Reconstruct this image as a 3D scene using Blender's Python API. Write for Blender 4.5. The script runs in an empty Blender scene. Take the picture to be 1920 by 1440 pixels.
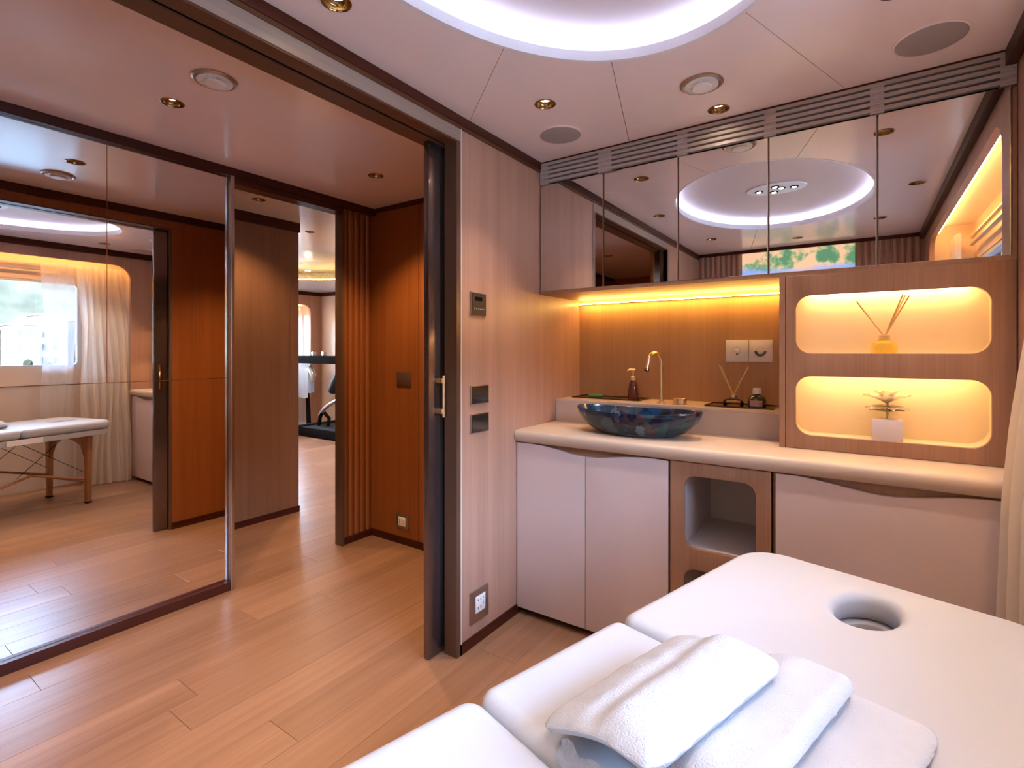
import bpy, bmesh, math, random
from mathutils import Matrix, Vector, noise
random.seed(7)
S = bpy.context.scene
COL = S.collection
PI = math.pi

# ------------------------------------------------------------------ camera, world, sun, exposure
CAMX, CAMY, CAMZ = 1.3685, -2.689, 1.25
cam = bpy.data.cameras.new('camera'); cam.lens = 18.0; cam.sensor_width = 36.0; cam.sensor_fit = 'HORIZONTAL'
cam.shift_y = -61.0 / 1920.0; cam.clip_start = 0.02; cam.clip_end = 2000
cam_o = bpy.data.objects.new('camera', cam); COL.objects.link(cam_o)
cam_o.location = (CAMX, CAMY, CAMZ); cam_o.rotation_euler = (PI / 2, 0, math.radians(34.5085))
S.camera = cam_o
W = bpy.data.worlds.new('sky'); S.world = W; W.use_nodes = True
wn = W.node_tree.nodes; wl = W.node_tree.links
sky = wn.new('ShaderNodeTexSky'); sky.sky_type = 'NISHITA'; sky.sun_disc = False
sky.sun_elevation = math.radians(48); sky.sun_rotation = math.radians(200); sky.altitude = 10; sky.air_density = 1.0; sky.dust_density = 2.5
wn['Background'].inputs['Strength'].default_value = 3.7
wl.new(sky.outputs[0], wn['Background'].inputs[0])
sun = bpy.data.lights.new('sun', 'SUN'); sun.energy = 1.2; sun.angle = 0.01; sun.color = (1, .95, .88)
sun_o = bpy.data.objects.new('sun', sun); COL.objects.link(sun_o)
sun_o.rotation_euler = Vector((-0.35, -0.75, 0.9)).to_track_quat('Z', 'Y').to_euler()
sun_o.location = (0, 0, 30)
S.view_settings.view_transform = 'Standard'; S.view_settings.look = 'None'
S.view_settings.gamma = 1.0; S.view_settings.use_curve_mapping = False
S.view_settings.exposure = 1.8
cy = S.cycles
cy.use_denoising = True; cy.max_bounces = 10; cy.diffuse_bounces = 5; cy.glossy_bounces = 6; cy.transparent_max_bounces = 12
cy.transmission_bounces = 6; cy.caustics_reflective = True; cy.caustics_refractive = False; cy.sample_clamp_indirect = 3.0

LED_COVE = 14.0        # radiance of the cove tape
SPOT_W = 9.5           # each ceiling downlight
CABIN_WHITE = (1.0, 0.84, 0.74)
WARM = (1.0, 0.62, 0.30)

# ------------------------------------------------------------------ helpers
def lin(r, g, b):
    f = lambda c: (c / 255) / 12.92 if c / 255 <= .04045 else ((c / 255 + .055) / 1.055) ** 2.4
    return (f(r), f(g), f(b), 1)

PM = {}
def tag(o, label=None, cat=None, group=None, kind=None):
    if label: o['label'] = label
    if cat: o['category'] = cat
    if group: o['group'] = group
    if kind: o['kind'] = kind
    return o

def thing(name, label, cat, loc=(0, 0, 0), rz=0.0, group=None, kind=None):
    o = bpy.data.objects.new(name, None); COL.objects.link(o)
    o.empty_display_size = .1
    o.location = loc; o.rotation_euler = (0, 0, rz)
    PM[o] = Matrix.Translation(loc) @ Matrix.Rotation(rz, 4, 'Z')
    return tag(o, label, cat, group, kind)

def put(name, me, mat, parent=None, smooth=None):
    if mat is not None:
        me.materials.clear(); me.materials.append(mat)
    if smooth is not None:
        me.polygons.foreach_set('use_smooth', [True] * len(me.polygons))
        me.set_sharp_from_angle(angle=math.radians(smooth))
    o = bpy.data.objects.new(name, me); COL.objects.link(o)
    if parent is not None:
        M = PM.get(parent, Matrix.Identity(4))
        me.transform(M.inverted()); o.parent = parent; PM[o] = M
    else:
        PM[o] = Matrix.Identity(4)
    me.update()
    return o

def fin(name, bm, mat, parent=None, smooth=None):
    bmesh.ops.recalc_face_normals(bm, faces=bm.faces[:])
    me = bpy.data.meshes.new(name); bm.to_mesh(me); bm.free()
    return put(name, me, mat, parent, smooth)

def bbox(bm, b, M=None):
    x0, x1, y0, y1, z0, z1 = b
    vs = [bm.verts.new(p) for p in ((x0, y0, z0), (x1, y0, z0), (x1, y1, z0), (x0, y1, z0), (x0, y0, z1), (x1, y0, z1), (x1, y1, z1), (x0, y1, z1))]
    if M is not None:
        for v in vs: v.co = M @ v.co
    fs = [bm.faces.new([vs[i] for i in f]) for f in ((0, 3, 2, 1), (4, 5, 6, 7), (0, 1, 5, 4), (1, 2, 6, 5), (2, 3, 7, 6), (3, 0, 4, 7))]
    return vs, fs

def bev(bm, w, seg=2):
    bmesh.ops.bevel(bm, geom=bm.edges[:], offset=w, segments=seg, affect='EDGES', profile=.5)

def box(name, b, mat, parent=None, w=0.0, seg=2, M=None):
    bm = bmesh.new(); bbox(bm, b, M)
    if w: bev(bm, w, seg)
    return fin(name, bm, mat, parent, 35 if w else None)

def boxes(name, bs, mat, parent=None, w=0.0):
    bm = bmesh.new()
    for b in bs: bbox(bm, b)
    if w: bev(bm, w, 1)
    return fin(name, bm, mat, parent)

def rrect(x0, x1, y0, y1, r, n=8):
    pts = []
    for cx, cy_, a in ((x1 - r, y1 - r, 0), (x0 + r, y1 - r, 90), (x0 + r, y0 + r, 180), (x1 - r, y0 + r, 270)):
        for i in range(n + 1):
            t = math.radians(a + 90 * i / n); pts.append((cx + r * math.cos(t), cy_ + r * math.sin(t)))
    return pts

def circ(cx, cy_, r, n=32, r2=None):
    r2 = r2 or r
    return [(cx + r * math.cos(2 * PI * i / n), cy_ + r2 * math.sin(2 * PI * i / n)) for i in range(n)]

def plate_me(loops, t, bevel=0.0, res=3):
    cu = bpy.data.curves.new('tmp', 'CURVE'); cu.dimensions = '2D'; cu.fill_mode = 'BOTH'
    cu.extrude = max(t / 2 - bevel, 0); cu.bevel_depth = bevel; cu.bevel_resolution = res; cu.offset = -bevel
    for lp in loops:
        sp = cu.splines.new('POLY'); sp.points.add(len(lp) - 1); sp.use_cyclic_u = True
        for i, p in enumerate(lp): sp.points[i].co = (p[0], p[1], 0, 1)
    ob = bpy.data.objects.new('tmp', cu)
    me = bpy.data.meshes.new_from_object(ob)
    bpy.data.objects.remove(ob); bpy.data.curves.remove(cu)
    return me

def plate(name, loops, t, mp, mat, parent=None, bevel=0.0, smooth=30):
    me = plate_me(loops, t, bevel)
    for v in me.vertices: v.co = mp(*v.co)
    bm = bmesh.new(); bm.from_mesh(me); bpy.data.meshes.remove(me)
    bmesh.ops.remove_doubles(bm, verts=bm.verts[:], dist=1e-5)
    return fin(name, bm, mat, parent, smooth)

def loft(bm, rings, closed=True, cap0=True, cap1=True, close_loop=False):
    vr = [[bm.verts.new(p) for p in r] for r in rings]
    n = len(rings[0]); prs = list(zip(vr[:-1], vr[1:]))
    if close_loop: prs.append((vr[-1], vr[0]))
    for a, b in prs:
        for i in range(n if closed else n - 1):
            j = (i + 1) % n
            bm.faces.new((a[i], a[j], b[j], b[i]))
    if closed and not close_loop:
        if cap0: bm.faces.new(vr[0][::-1])
        if cap1: bm.faces.new(vr[-1])
    return vr

def lathe(name, prof, c, mat, parent=None, n=28, smooth=40, cap0=True, cap1=True, sx=1, sy=1):
    bm = bmesh.new()
    loft(bm, [[(c[0] + r * sx * math.cos(2 * PI * i / n), c[1] + r * sy * math.sin(2 * PI * i / n), c[2] + z) for i in range(n)] for r, z in prof], True, cap0, cap1)
    return fin(name, bm, mat, parent, smooth)

def tube_bm(bm, pts, r, n=10):
    pts = [Vector(p) for p in pts]
    rs = r if isinstance(r, (list, tuple)) else [r] * len(pts)
    rings = []; up = None
    for i, p in enumerate(pts):
        d = (pts[min(i + 1, len(pts) - 1)] - pts[max(i - 1, 0)]).normalized()
        if up is None: up = Vector((0, 0, 1)) if abs(d.z) < .9 else Vector((1, 0, 0))
        a = d.cross(up).normalized(); b = a.cross(d).normalized(); up = b
        rings.append([p + rs[i] * (math.cos(2 * PI * k / n) * a + math.sin(2 * PI * k / n) * b) for k in range(n)])
    loft(bm, rings)

def tube(name, pts, r, mat, parent=None, n=10):
    bm = bmesh.new(); tube_bm(bm, pts, r, n)
    return fin(name, bm, mat, parent, 50)

def prism(name, pts, mp, h0, h1, mat, parent=None, w=0, smooth=None):
    bm = bmesh.new()
    loft(bm, [[mp(x, y, h0) for x, y in pts], [mp(x, y, h1) for x, y in pts]])
    if w: bev(bm, w, 2)
    return fin(name, bm, mat, parent, smooth)

XY = lambda x, y, z: (x, y, z)

# ------------------------------------------------------------------ materials
def base_mat(name):
    m = bpy.data.materials.new(name); m.use_nodes = True
    return m, m.node_tree.nodes, m.node_tree.links, m.node_tree.nodes['Principled BSDF']

def plain(name, col, rough=.5, metal=0.0, spec=.5, coat=0.0, noise_s=0, noise_a=0.0, bump=0.0, bump_s=200, coat_r=.05, trans=0.0):
    m, n, l, p = base_mat(name)
    p.inputs['Base Color'].default_value = col; p.inputs['Roughness'].default_value = rough
    p.inputs['Metallic'].default_value = metal; p.inputs['Specular IOR Level'].default_value = spec
    p.inputs['Coat Weight'].default_value = coat; p.inputs['Coat Roughness'].default_value = coat_r
    p.inputs['Transmission Weight'].default_value = trans
    tc = n.new('ShaderNodeTexCoord')
    nz = n.new('ShaderNodeTexNoise'); nz.inputs['Scale'].default_value = noise_s or 4; nz.inputs['Detail'].default_value = 4
    l.new(tc.outputs['Object'], nz.inputs['Vector'])
    mx = n.new('ShaderNodeMix'); mx.data_type = 'RGBA'; mx.blend_type = 'MULTIPLY'; mx.inputs[0].default_value = 1
    rp = n.new('ShaderNodeMapRange'); rp.inputs['To Min'].default_value = 1 - (noise_a or .04); rp.inputs['To Max'].default_value = 1 + (noise_a or .04) * .5
    l.new(nz.outputs[0], rp.inputs[0]); mx.inputs[6].default_value = col; l.new(rp.outputs[0], mx.inputs[7]); l.new(mx.outputs[2], p.inputs['Base Color'])
    if bump:
        b = n.new('ShaderNodeTexNoise'); b.inputs['Scale'].default_value = bump_s; l.new(tc.outputs['Object'], b.inputs['Vector'])
        bp = n.new('ShaderNodeBump'); bp.inputs['Strength'].default_value = bump; bp.inputs['Distance'].default_value = .002
        l.new(b.outputs[0], bp.inputs['Height']); l.new(bp.outputs[0], p.inputs['Normal'])
    return m

def wood(name, c1, c2, axis='z', fine=90, along=1.2, rough=.42, rnd=0.0, coat=0.0, spec=.4, bump=.08):
    m, n, l, p = base_mat(name)
    tc = n.new('ShaderNodeTexCoord'); mp = n.new('ShaderNodeMapping')
    s = {'x': (along, fine, fine), 'y': (fine, along, fine), 'z': (fine, fine, along)}[axis]
    mp.inputs['Scale'].default_value = s
    oi = n.new('ShaderNodeObjectInfo')
    ad = n.new('ShaderNodeVectorMath'); ad.operation = 'ADD'
    ml = n.new('ShaderNodeMath'); ml.operation = 'MULTIPLY'; ml.inputs[1].default_value = 37.0 if rnd else 0.0
    l.new(oi.outputs['Random'], ml.inputs[0]); l.new(tc.outputs['Object'], ad.inputs[0]); l.new(ml.outputs[0], ad.inputs[1])
    l.new(ad.outputs[0], mp.inputs['Vector'])
    nz = n.new('ShaderNodeTexNoise'); nz.inputs['Scale'].default_value = 1; nz.inputs['Detail'].default_value = 5; nz.inputs['Roughness'].default_value = .6
    nz.inputs['Distortion'].default_value = .25
    l.new(mp.outputs[0], nz.inputs['Vector'])
    mp2 = n.new('ShaderNodeMapping'); mp2.inputs['Scale'].default_value = tuple(v * .12 for v in s); l.new(ad.outputs[0], mp2.inputs['Vector'])
    nz2 = n.new('ShaderNodeTexNoise'); nz2.inputs['Scale'].default_value = 1; nz2.inputs['Detail'].default_value = 3; l.new(mp2.outputs[0], nz2.inputs['Vector'])
    av = n.new('ShaderNodeMath'); av.operation = 'ADD'; l.new(nz.outputs[0], av.inputs[0]); l.new(nz2.outputs[0], av.inputs[1])
    cr = n.new('ShaderNodeMapRange'); cr.inputs['From Min'].default_value = .72; cr.inputs['From Max'].default_value = 1.28; l.new(av.outputs[0], cr.inputs[0])
    mx = n.new('ShaderNodeMix'); mx.data_type = 'RGBA'; mx.inputs[6].default_value = c2; mx.inputs[7].default_value = c1
    l.new(cr.outputs[0], mx.inputs[0])
    out = mx.outputs[2]
    if rnd:
        r2 = n.new('ShaderNodeMapRange'); r2.inputs['To Min'].default_value = 1 - rnd; r2.inputs['To Max'].default_value = 1 + rnd
        l.new(oi.outputs['Random'], r2.inputs[0])
        hs = n.new('ShaderNodeHueSaturation'); l.new(r2.outputs[0], hs.inputs['Value']); l.new(out, hs.inputs['Color']); out = hs.outputs[0]
    l.new(out, p.inputs['Base Color'])
    p.inputs['Roughness'].default_value = rough; p.inputs['Specular IOR Level'].default_value = spec; p.inputs['Coat Weight'].default_value = coat
    p.inputs['Coat Roughness'].default_value = .2
    bp = n.new('ShaderNodeBump'); bp.inputs['Strength'].default_value = bump; bp.inputs['Distance'].default_value = .001
    l.new(nz.outputs[0], bp.inputs['Height']); l.new(bp.outputs[0], p.inputs['Normal'])
    return m

def emit(name, col, s):
    m, n, l, p = base_mat(name)
    p.inputs['Base Color'].default_value = (col[0] * .3, col[1] * .3, col[2] * .3, 1)
    p.inputs['Emission Color'].default_value = (*col[:3], 1); p.inputs['Emission Strength'].default_value = s
    return m

def sheer(name, col, clear):
    m, n, l, p = base_mat(name); n.remove(p)
    tr = n.new('ShaderNodeBsdfTransparent'); tl = n.new('ShaderNodeBsdfTranslucent'); df = n.new('ShaderNodeBsdfDiffuse')
    tl.inputs[0].default_value = col; df.inputs[0].default_value = col
    tc = n.new('ShaderNodeTexCoord'); wv = n.new('ShaderNodeTexNoise'); wv.inputs['Scale'].default_value = 900; l.new(tc.outputs['Object'], wv.inputs['Vector'])
    bp = n.new('ShaderNodeBump'); bp.inputs['Strength'].default_value = .1; bp.inputs['Distance'].default_value = .0005; l.new(wv.outputs[0], bp.inputs['Height'])
    l.new(bp.outputs[0], df.inputs['Normal'])
    a = n.new('ShaderNodeMixShader'); a.inputs[0].default_value = .5; l.new(tl.outputs[0], a.inputs[1]); l.new(df.outputs[0], a.inputs[2])
    b = n.new('ShaderNodeMixShader'); b.inputs[0].default_value = 1 - clear; l.new(tr.outputs[0], b.inputs[1]); l.new(a.outputs[0], b.inputs[2])
    l.new(b.outputs[0], n['Material Output'].inputs[0])
    return m

def pane_mat(name, tint=(1, 1, 1, 1)):
    m, n, l, p = base_mat(name); n.remove(p)
    tr = n.new('ShaderNodeBsdfTransparent'); tr.inputs[0].default_value = tint
    gl = n.new('ShaderNodeBsdfGlossy'); gl.inputs['Roughness'].default_value = .01
    fr = n.new('ShaderNodeFresnel'); fr.inputs[0].default_value = 1.45
    a = n.new('ShaderNodeMixShader'); l.new(fr.outputs[0], a.inputs[0]); l.new(tr.outputs[0], a.inputs[1]); l.new(gl.outputs[0], a.inputs[2])
    l.new(a.outputs[0], n['Material Output'].inputs[0])
    return m

M = {}
M['veneer'] = wood('wall_veneer', (.46, .265, .19, 1), (.36, .196, .137, 1), 'z', 130, 1.6, .38)
M['veneer_warmlit'] = wood('corridor_veneer_warmlit', (.29, .09, .020, 1), (.22, .063, .013, 1), 'z', 130, 1.6, .36)  # orange of the warm corridor downlights is put into this veneer colour
M['lobby'] = wood('lobby_veneer_daylit', (.23, .115, .064, 1), (.175, .083, .046, 1), 'z', 130, 1.6, .36)  # less orange copy: daylight from the gym is put into the colour
M['veneer_x'] = wood('header_veneer', (.34, .26, .21, 1), (.27, .20, .16, 1), 'y', 110, 1.6, .38)
M['cab'] = wood('cabinet_oak', (.37, .20, .122, 1), (.275, .140, .082, 1), 'z', 110, 2.0, .4)
M['trim'] = wood('mahogany', (.07, .015, .006, 1), (.04, .008, .004, 1), 'y', 60, 1.5, .4, spec=.2)
M['trimx'] = wood('mahogany_x', (.07, .015, .006, 1), (.04, .008, .004, 1), 'x', 60, 1.5, .4, spec=.2)
M['bead'] = plain('brown_bead', (.105, .04, .018, 1), .45, spec=.25)
M['bronze'] = plain('bronze_lacquer', (.13, .07, .045, 1), .3, .3)
M['black'] = plain('black_gap', (.004, .004, .004, 1), .8)
M['plank'] = wood('floor_oak', (.315, .175, .108, 1), (.21, .107, .060, 1), 'y', 48, .9, .30, rnd=.10, spec=.45, bump=.05)
M['subfloor'] = plain('floor_joint', (.10, .05, .025, 1), .8)
M['ceil'] = plain('ceiling_lacquer', (.86, .735, .715, 1), .16, spec=.45, coat=.0)
M['ceil_gym'] = plain('gym_ceiling', (.80, .76, .75, 1), .16, spec=.5)
M['cove'] = plain('cove_paint', (.58, .47, .44, 1), .5)
M['lip'] = plain('cove_lip', (.75, .75, .78, 1), .45)
M['tape'] = emit('cove_tape', (.58, .68, 1.0), LED_COVE)
M['mirror'] = plain('mirror_glass', (.80, .785, .765, 1), 0.0, 1.0, noise_a=.0001)
M['mirror_dark'] = plain('mirror_wall_glass', (.84, .82, .80, 1), 0.0, 1.0, noise_a=.0001)
M['steel'] = plain('brushed_steel', (.55, .52, .50, 1), .28, 1.0)
M['smoked'] = plain('smoked_door', (.20, .155, .15, 1), .18, .9)
M['gold'] = plain('brushed_gold', (.90, .71, .45, 1), .28, 1.0)
M['gold_dark'] = plain('antique_gold', (.34, .21, .09, 1), .14, 1.0)
M['grille'] = plain('grille_paint', (.42, .36, .345, 1), .9, spec=.1)
M['door_lac'] = plain('satin_lilac_lacquer', (.60, .475, .45, 1), .33, spec=.4)
M['stone'] = plain('cream_worktop', (.56, .425, .32, 1), .38, noise_s=25, noise_a=.08)
M['ledge_face'] = plain('ledge_face', (.50, .38, .32, 1), .45)
M['liner'] = plain('niche_liner', (.80, .68, .50, 1), .5)
M['shelf_in'] = plain('shelf_liner', (.62, .55, .54, 1), .45)
M['niche_led'] = emit('niche_led', (1.0, .62, .24), 12.5)
M['strip_led'] = emit('splash_led', (1.0, .57, .12), 28.0)
M['warm_led'] = emit('recess_led', (1.0, .56, .16), 18.0)
M['lamp'] = emit('lamp_disc', (1.0, .82, .56), 22.0)
M['lampw'] = emit('lamp_disc_white', (1.0, .93, .86), 14.0)
M['leather'] = plain('white_leatherette', (.45, .46, .495, 1), .5, spec=.35, bump=.15, bump_s=700)
M['towel'] = plain('white_terry', (.52, .525, .55, 1), .95, spec=.1, bump=.9, bump_s=420)
M['beech'] = wood('beech_leg', (.42, .20, .085, 1), (.30, .13, .05, 1), 'z', 60, 2, .4)
M['white'] = plain('white_plastic', (.80, .78, .76, 1), .35)
M['grey_mesh'] = plain('speaker_mesh', (.36, .315, .31, 1), .7, bump=.4, bump_s=900)
M['dark_plate'] = plain('dark_switch_glass', (.03, .02, .016, 1), .1, spec=.7)
M['bronze_plate'] = plain('bronze_plate', (.42, .33, .27, 1), .3, .9)
M['print'] = plain('grey_print', (.45, .42, .40, 1), .5)
M['amber'] = plain('amber_glass', (.10, .012, .006, 1), .06, spec=.6, coat=.5)
M['green_glass'] = plain('green_glass', (.008, .035, .01, 1), .08, spec=.6, coat=.4)
M['label_pink'] = plain('pink_label', (.52, .27, .26, 1), .6)
M['soap'] = plain('green_soap', (.08, .25, .05, 1), .4)
M['tray'] = plain('dark_tray', (.035, .012, .008, 1), .15, coat=.3)
M['reed'] = plain('rattan_reed', (.62, .42, .20, 1), .7)
M['yellow_glass'] = plain('yellow_glass', (.85, .50, .05, 1), .15, coat=.4)
M['clear'] = pane_mat('clear_glass', (.93, .90, .84, 1))
M['pane'] = pane_mat('window_glass', (.97, .985, .98, 1))
M['pot'] = plain('grey_white_pot', (.72, .64, .66, 1), .5)
M['petal'] = plain('white_petal', (.90, .84, .74, 1), .6)
M['leaf'] = plain('pale_leaf', (.55, .50, .22, 1), .6)
M['wallcream'] = plain('cream_wall_panel', (.66, .53, .43, 1), .4)
M['curtain'] = sheer('sheer_curtain', (.84, .76, .66, 1), .10)
M['sheer'] = sheer('sheer_single', (.82, .80, .80, 1), .42)
M['frame'] = plain('window_frame', (.55, .58, .64, 1), .35)
M['rubber'] = plain('black_rubber', (.016, .016, .018, 1), .6, spec=.15)
M['blackm'] = plain('black_plastic', (.010, .009, .010, 1), .8, spec=0.0)
M['silver'] = plain('silver_paint', (.5, .51, .54, 1), .3, .7)
M['greytex'] = plain('silver_mosaic', (.34, .34, .36, 1), .35, .4, noise_s=40, noise_a=.7, bump=1, bump_s=60)

# agate bowl
m, n, l, p = base_mat('blue_agate')
tc = n.new('ShaderNodeTexCoord'); vo = n.new('ShaderNodeTexVoronoi'); vo.inputs['Scale'].default_value = 24; vo.inputs['Randomness'].default_value = 1
nz = n.new('ShaderNodeTexNoise'); nz.inputs['Scale'].default_value = 14; nz.inputs['Detail'].default_value = 4
mv = n.new('ShaderNodeMix'); mv.data_type = 'VECTOR'; mv.inputs[0].default_value = .12
l.new(tc.outputs['Object'], nz.inputs['Vector']); l.new(tc.outputs['Object'], mv.inputs[4]); l.new(nz.outputs['Color'], mv.inputs[5]); l.new(mv.outputs[1], vo.inputs['Vector'])
sx = n.new('ShaderNodeSeparateColor'); l.new(vo.outputs['Color'], sx.inputs[0])
cr = n.new('ShaderNodeValToRGB'); cr.color_ramp.interpolation = 'CONSTANT'
stops = [(0, (.006, .012, .028, 1)), (.2, (.015, .027, .045, 1)), (.36, (.012, .075, .22, 1)), (.46, (.012, .03, .05, 1)), (.6, (.055, .075, .105, 1)), (.7, (.02, .055, .07, 1)), (.82, (.05, .04, .045, 1)), (.92, (.11, .13, .16, 1))]
while len(cr.color_ramp.elements) < len(stops): cr.color_ramp.elements.new(.5)
for e, (pos, c) in zip(cr.color_ramp.elements, stops): e.position = pos; e.color = c
l.new(sx.outputs[0], cr.inputs[0])
mm = n.new('ShaderNodeMix'); mm.data_type = 'RGBA'; mm.blend_type = 'OVERLAY'; mm.inputs[0].default_value = .3
l.new(cr.outputs[0], mm.inputs[6]); l.new(nz.outputs['Color'], mm.inputs[7]); dk = n.new('ShaderNodeHueSaturation'); dk.inputs['Value'].default_value = .78; dk.inputs['Saturation'].default_value = 1.3; l.new(mm.outputs[2], dk.inputs['Color']); l.new(dk.outputs[0], p.inputs['Base Color'])
p.inputs['Roughness'].default_value = .18; p.inputs['Coat Weight'].default_value = .25
M['agate'] = m
# lit mural: peach stone ground, green clouds, blue river, dark scree
m, n, l, p = base_mat('lit_mural')
tc = n.new('ShaderNodeTexCoord'); n1 = n.new('ShaderNodeTexNoise'); n1.inputs['Scale'].default_value = 5.5; n1.inputs['Detail'].default_value = 8; n1.inputs['Roughness'].default_value = .62
l.new(tc.outputs['Object'], n1.inputs['Vector'])
c1 = n.new('ShaderNodeValToRGB'); e = c1.color_ramp.elements; e[0].position = .50; e[0].color = (.80, .52, .33, 1); e[1].position = .60; e[1].color = (.10, .27, .15, 1)
q = c1.color_ramp.elements.new(.55); q.color = (.30, .42, .22, 1)
l.new(n1.outputs[0], c1.inputs[0])
sp = n.new('ShaderNodeSeparateXYZ'); l.new(tc.outputs['Object'], sp.inputs[0])
n2 = n.new('ShaderNodeTexNoise'); n2.inputs['Scale'].default_value = 3; l.new(tc.outputs['Object'], n2.inputs['Vector'])
ad = n.new('ShaderNodeMath'); ad.operation = 'MULTIPLY_ADD'; ad.inputs[1].default_value = .10; l.new(n2.outputs[0], ad.inputs[0]); l.new(sp.outputs[2], ad.inputs[2])
c2 = n.new('ShaderNodeValToRGB'); c2.color_ramp.elements[0].position = 0; c2.color_ramp.elements[0].color = (0, 0, 0, 1); c2.color_ramp.elements[1].position = 1; c2.color_ramp.elements[1].color = (0, 0, 0, 1)
mr = n.new('ShaderNodeMapRange'); mr.inputs['From Min'].default_value = 1.96; mr.inputs['From Max'].default_value = 2.08; l.new(ad.outputs[0], mr.inputs[0])
q = c2.color_ramp.elements.new(.45); q.color = (1, 1, 1, 1); q = c2.color_ramp.elements.new(.6); q.color = (1, 1, 1, 1); l.new(mr.outputs[0], c2.inputs[0])
mb = n.new('ShaderNodeMix'); mb.data_type = 'RGBA'; mb.inputs[7].default_value = (.25, .42, .85, 1); l.new(c2.outputs[0], mb.inputs[0]); l.new(c1.outputs[0], mb.inputs[6])
l.new(mb.outputs[2], p.inputs['Base Color']); l.new(mb.outputs[2], p.inputs['Emission Color']); p.inputs['Emission Strength'].default_value = .34
M['mural'] = m
# outdoors
M['hill'] = plain('green_hillside', (.027, .0325, .028, 1), .9, spec=0, noise_s=.13, noise_a=.95)
M['sea'] = plain('harbour_water', (.05, .08, .10, 1), .15, noise_s=.2)
M['quay'] = plain('pale_quay', (.13, .13, .125, 1), .8, spec=0)
M['build'] = plain('pale_render', (.12, .115, .11, 1), .8, spec=0)
M['winglass'] = plain('far_window', (.044, .046, .052, 1), .8, spec=0)
M['tree'] = plain('dark_foliage', (.009, .0115, .009, 1), .9, spec=0)

# ------------------------------------------------------------------ structure
H, H2 = 2.214, 2.25
XR, YB = 1.77, -3.50
def struct(name, o, label): return tag(o, label, kind='structure')

# floor: substrate and planks
fl = box('floor', (-6.6, 2.3, -4.8, 3.0, -.12, -.012), M['subfloor']); struct('floor', fl, 'warm oak plank floor running through the cabin and the corridor')
bm0 = None
def floor_ranges(x):
    if x > 0: return [(-3.6, 0.0)]
    if x > -1.40: return [(-4.6, -.33)]
    if x > -2.4: return [(-1.5, 2.75)]
    return [(-.4, 2.75)]
PW = .168; x = -6.34; k = 0
while x < 2.05:
    for (a, b) in floor_ranges(x + PW / 2):
        yy = a - random.uniform(0, 1.5)
        while yy < b:
            L = random.choice((1.5, 1.9, 2.1))
            y0, y1 = max(yy, a), min(yy + L, b)
            if y1 - y0 > .03:
                bm = bmesh.new(); vs, fs = bbox(bm, (x + .0005, x + PW - .0005, y0 + .0005, y1 - .0005, -.012, 0.0))
                te = [e for e in bm.edges if all(v.co.z > -.001 for v in e.verts)]
                bmesh.ops.bevel(bm, geom=te, offset=.0007, segments=1, affect='EDGES')
                fin('plank', bm, M['plank'], fl)
            yy += L
    x += PW

# room ceiling panels with oval opening
ECX, ECY, ERX, ERY = .868, -1.865, .552, .805
def EL(t, k=1.0, dr=0.0):
    t = math.radians(t); return (ECX + (ERX * k + dr) * math.cos(t), ECY + (ERY * k + dr) * math.sin(t))
DL = [  # room downlights x, y, label
    (.169, -1.80, 'gold downlight beside the door header, cut by the top edge of the photo'),
    (.345, -.972, 'gold downlight above the round speaker grille nearest the door wall'),
    (.892, -.545, 'gold downlight just below the round white air valve, nearest the mirrored cupboard'),
    (1.44, -.985, 'gold downlight cut by the top edge beside the large speaker grille'),
    (1.62, -1.93, 'gold downlight near the window wall, seen in the rightmost cupboard mirror'),
    (1.465, -2.75, 'gold downlight reflected at the mirror seam left of the rightmost cupboard door'),
    (.29, -2.80, 'small downlight in the far ceiling reflected left of the mural'),
    (.905, -3.15, 'small downlight in the ceiling reflected above the mural')]
VENT = (.887, -.785); SPK = [(.255, -.69), (1.538, -.656)]
holes_room = [(x, y, .036) for x, y, _ in DL] + [(VENT[0], VENT[1], .062)]
ceil = box('ceiling', (-6.6, 2.6, -4.9, 3.1, 2.42, 2.60), M['black']); struct('ceiling', ceil, 'pinkish beige lacquered ceiling panels with thin joints around a lit oval')
sA, sB, sC = 142, 110, 66.6
rim = {'A': (0.004, -1.02), 'B': (.478, -.44), 'C': (1.315, -.44), 'c': (1.315, YB), 'b': (.478, YB), 'a': (.004, -2.72)}
th = {'A': sA, 'B': sB, 'C': sC, 'c': -sC, 'b': -sB, 'a': -sA}
def arc(t0, t1, n=28): return [EL(t0 + (t1 - t0) * i / n) for i in range(n + 1)]
def inside(p, poly):
    r = False
    for i in range(len(poly)):
        (x1, y1), (x2, y2) = poly[i], poly[i - 1]
        if (y1 > p[1]) != (y2 > p[1]) and p[0] < (x2 - x1) * (p[1] - y1) / (y2 - y1) + x1: r = not r
    return r
panels = [('A', 'B', sA, sB, [(.004, -.44)]), ('B', 'C', sB, sC, []), ('C', 'c', sC, -sC, [(XR, YB), (XR, -.44)]), ('c', 'b', -sC, -sB, []),
          ('b', 'a', -sB, -sA, [(.004, YB)]), ('a', 'A', -sA, sA - 360, [])]
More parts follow.
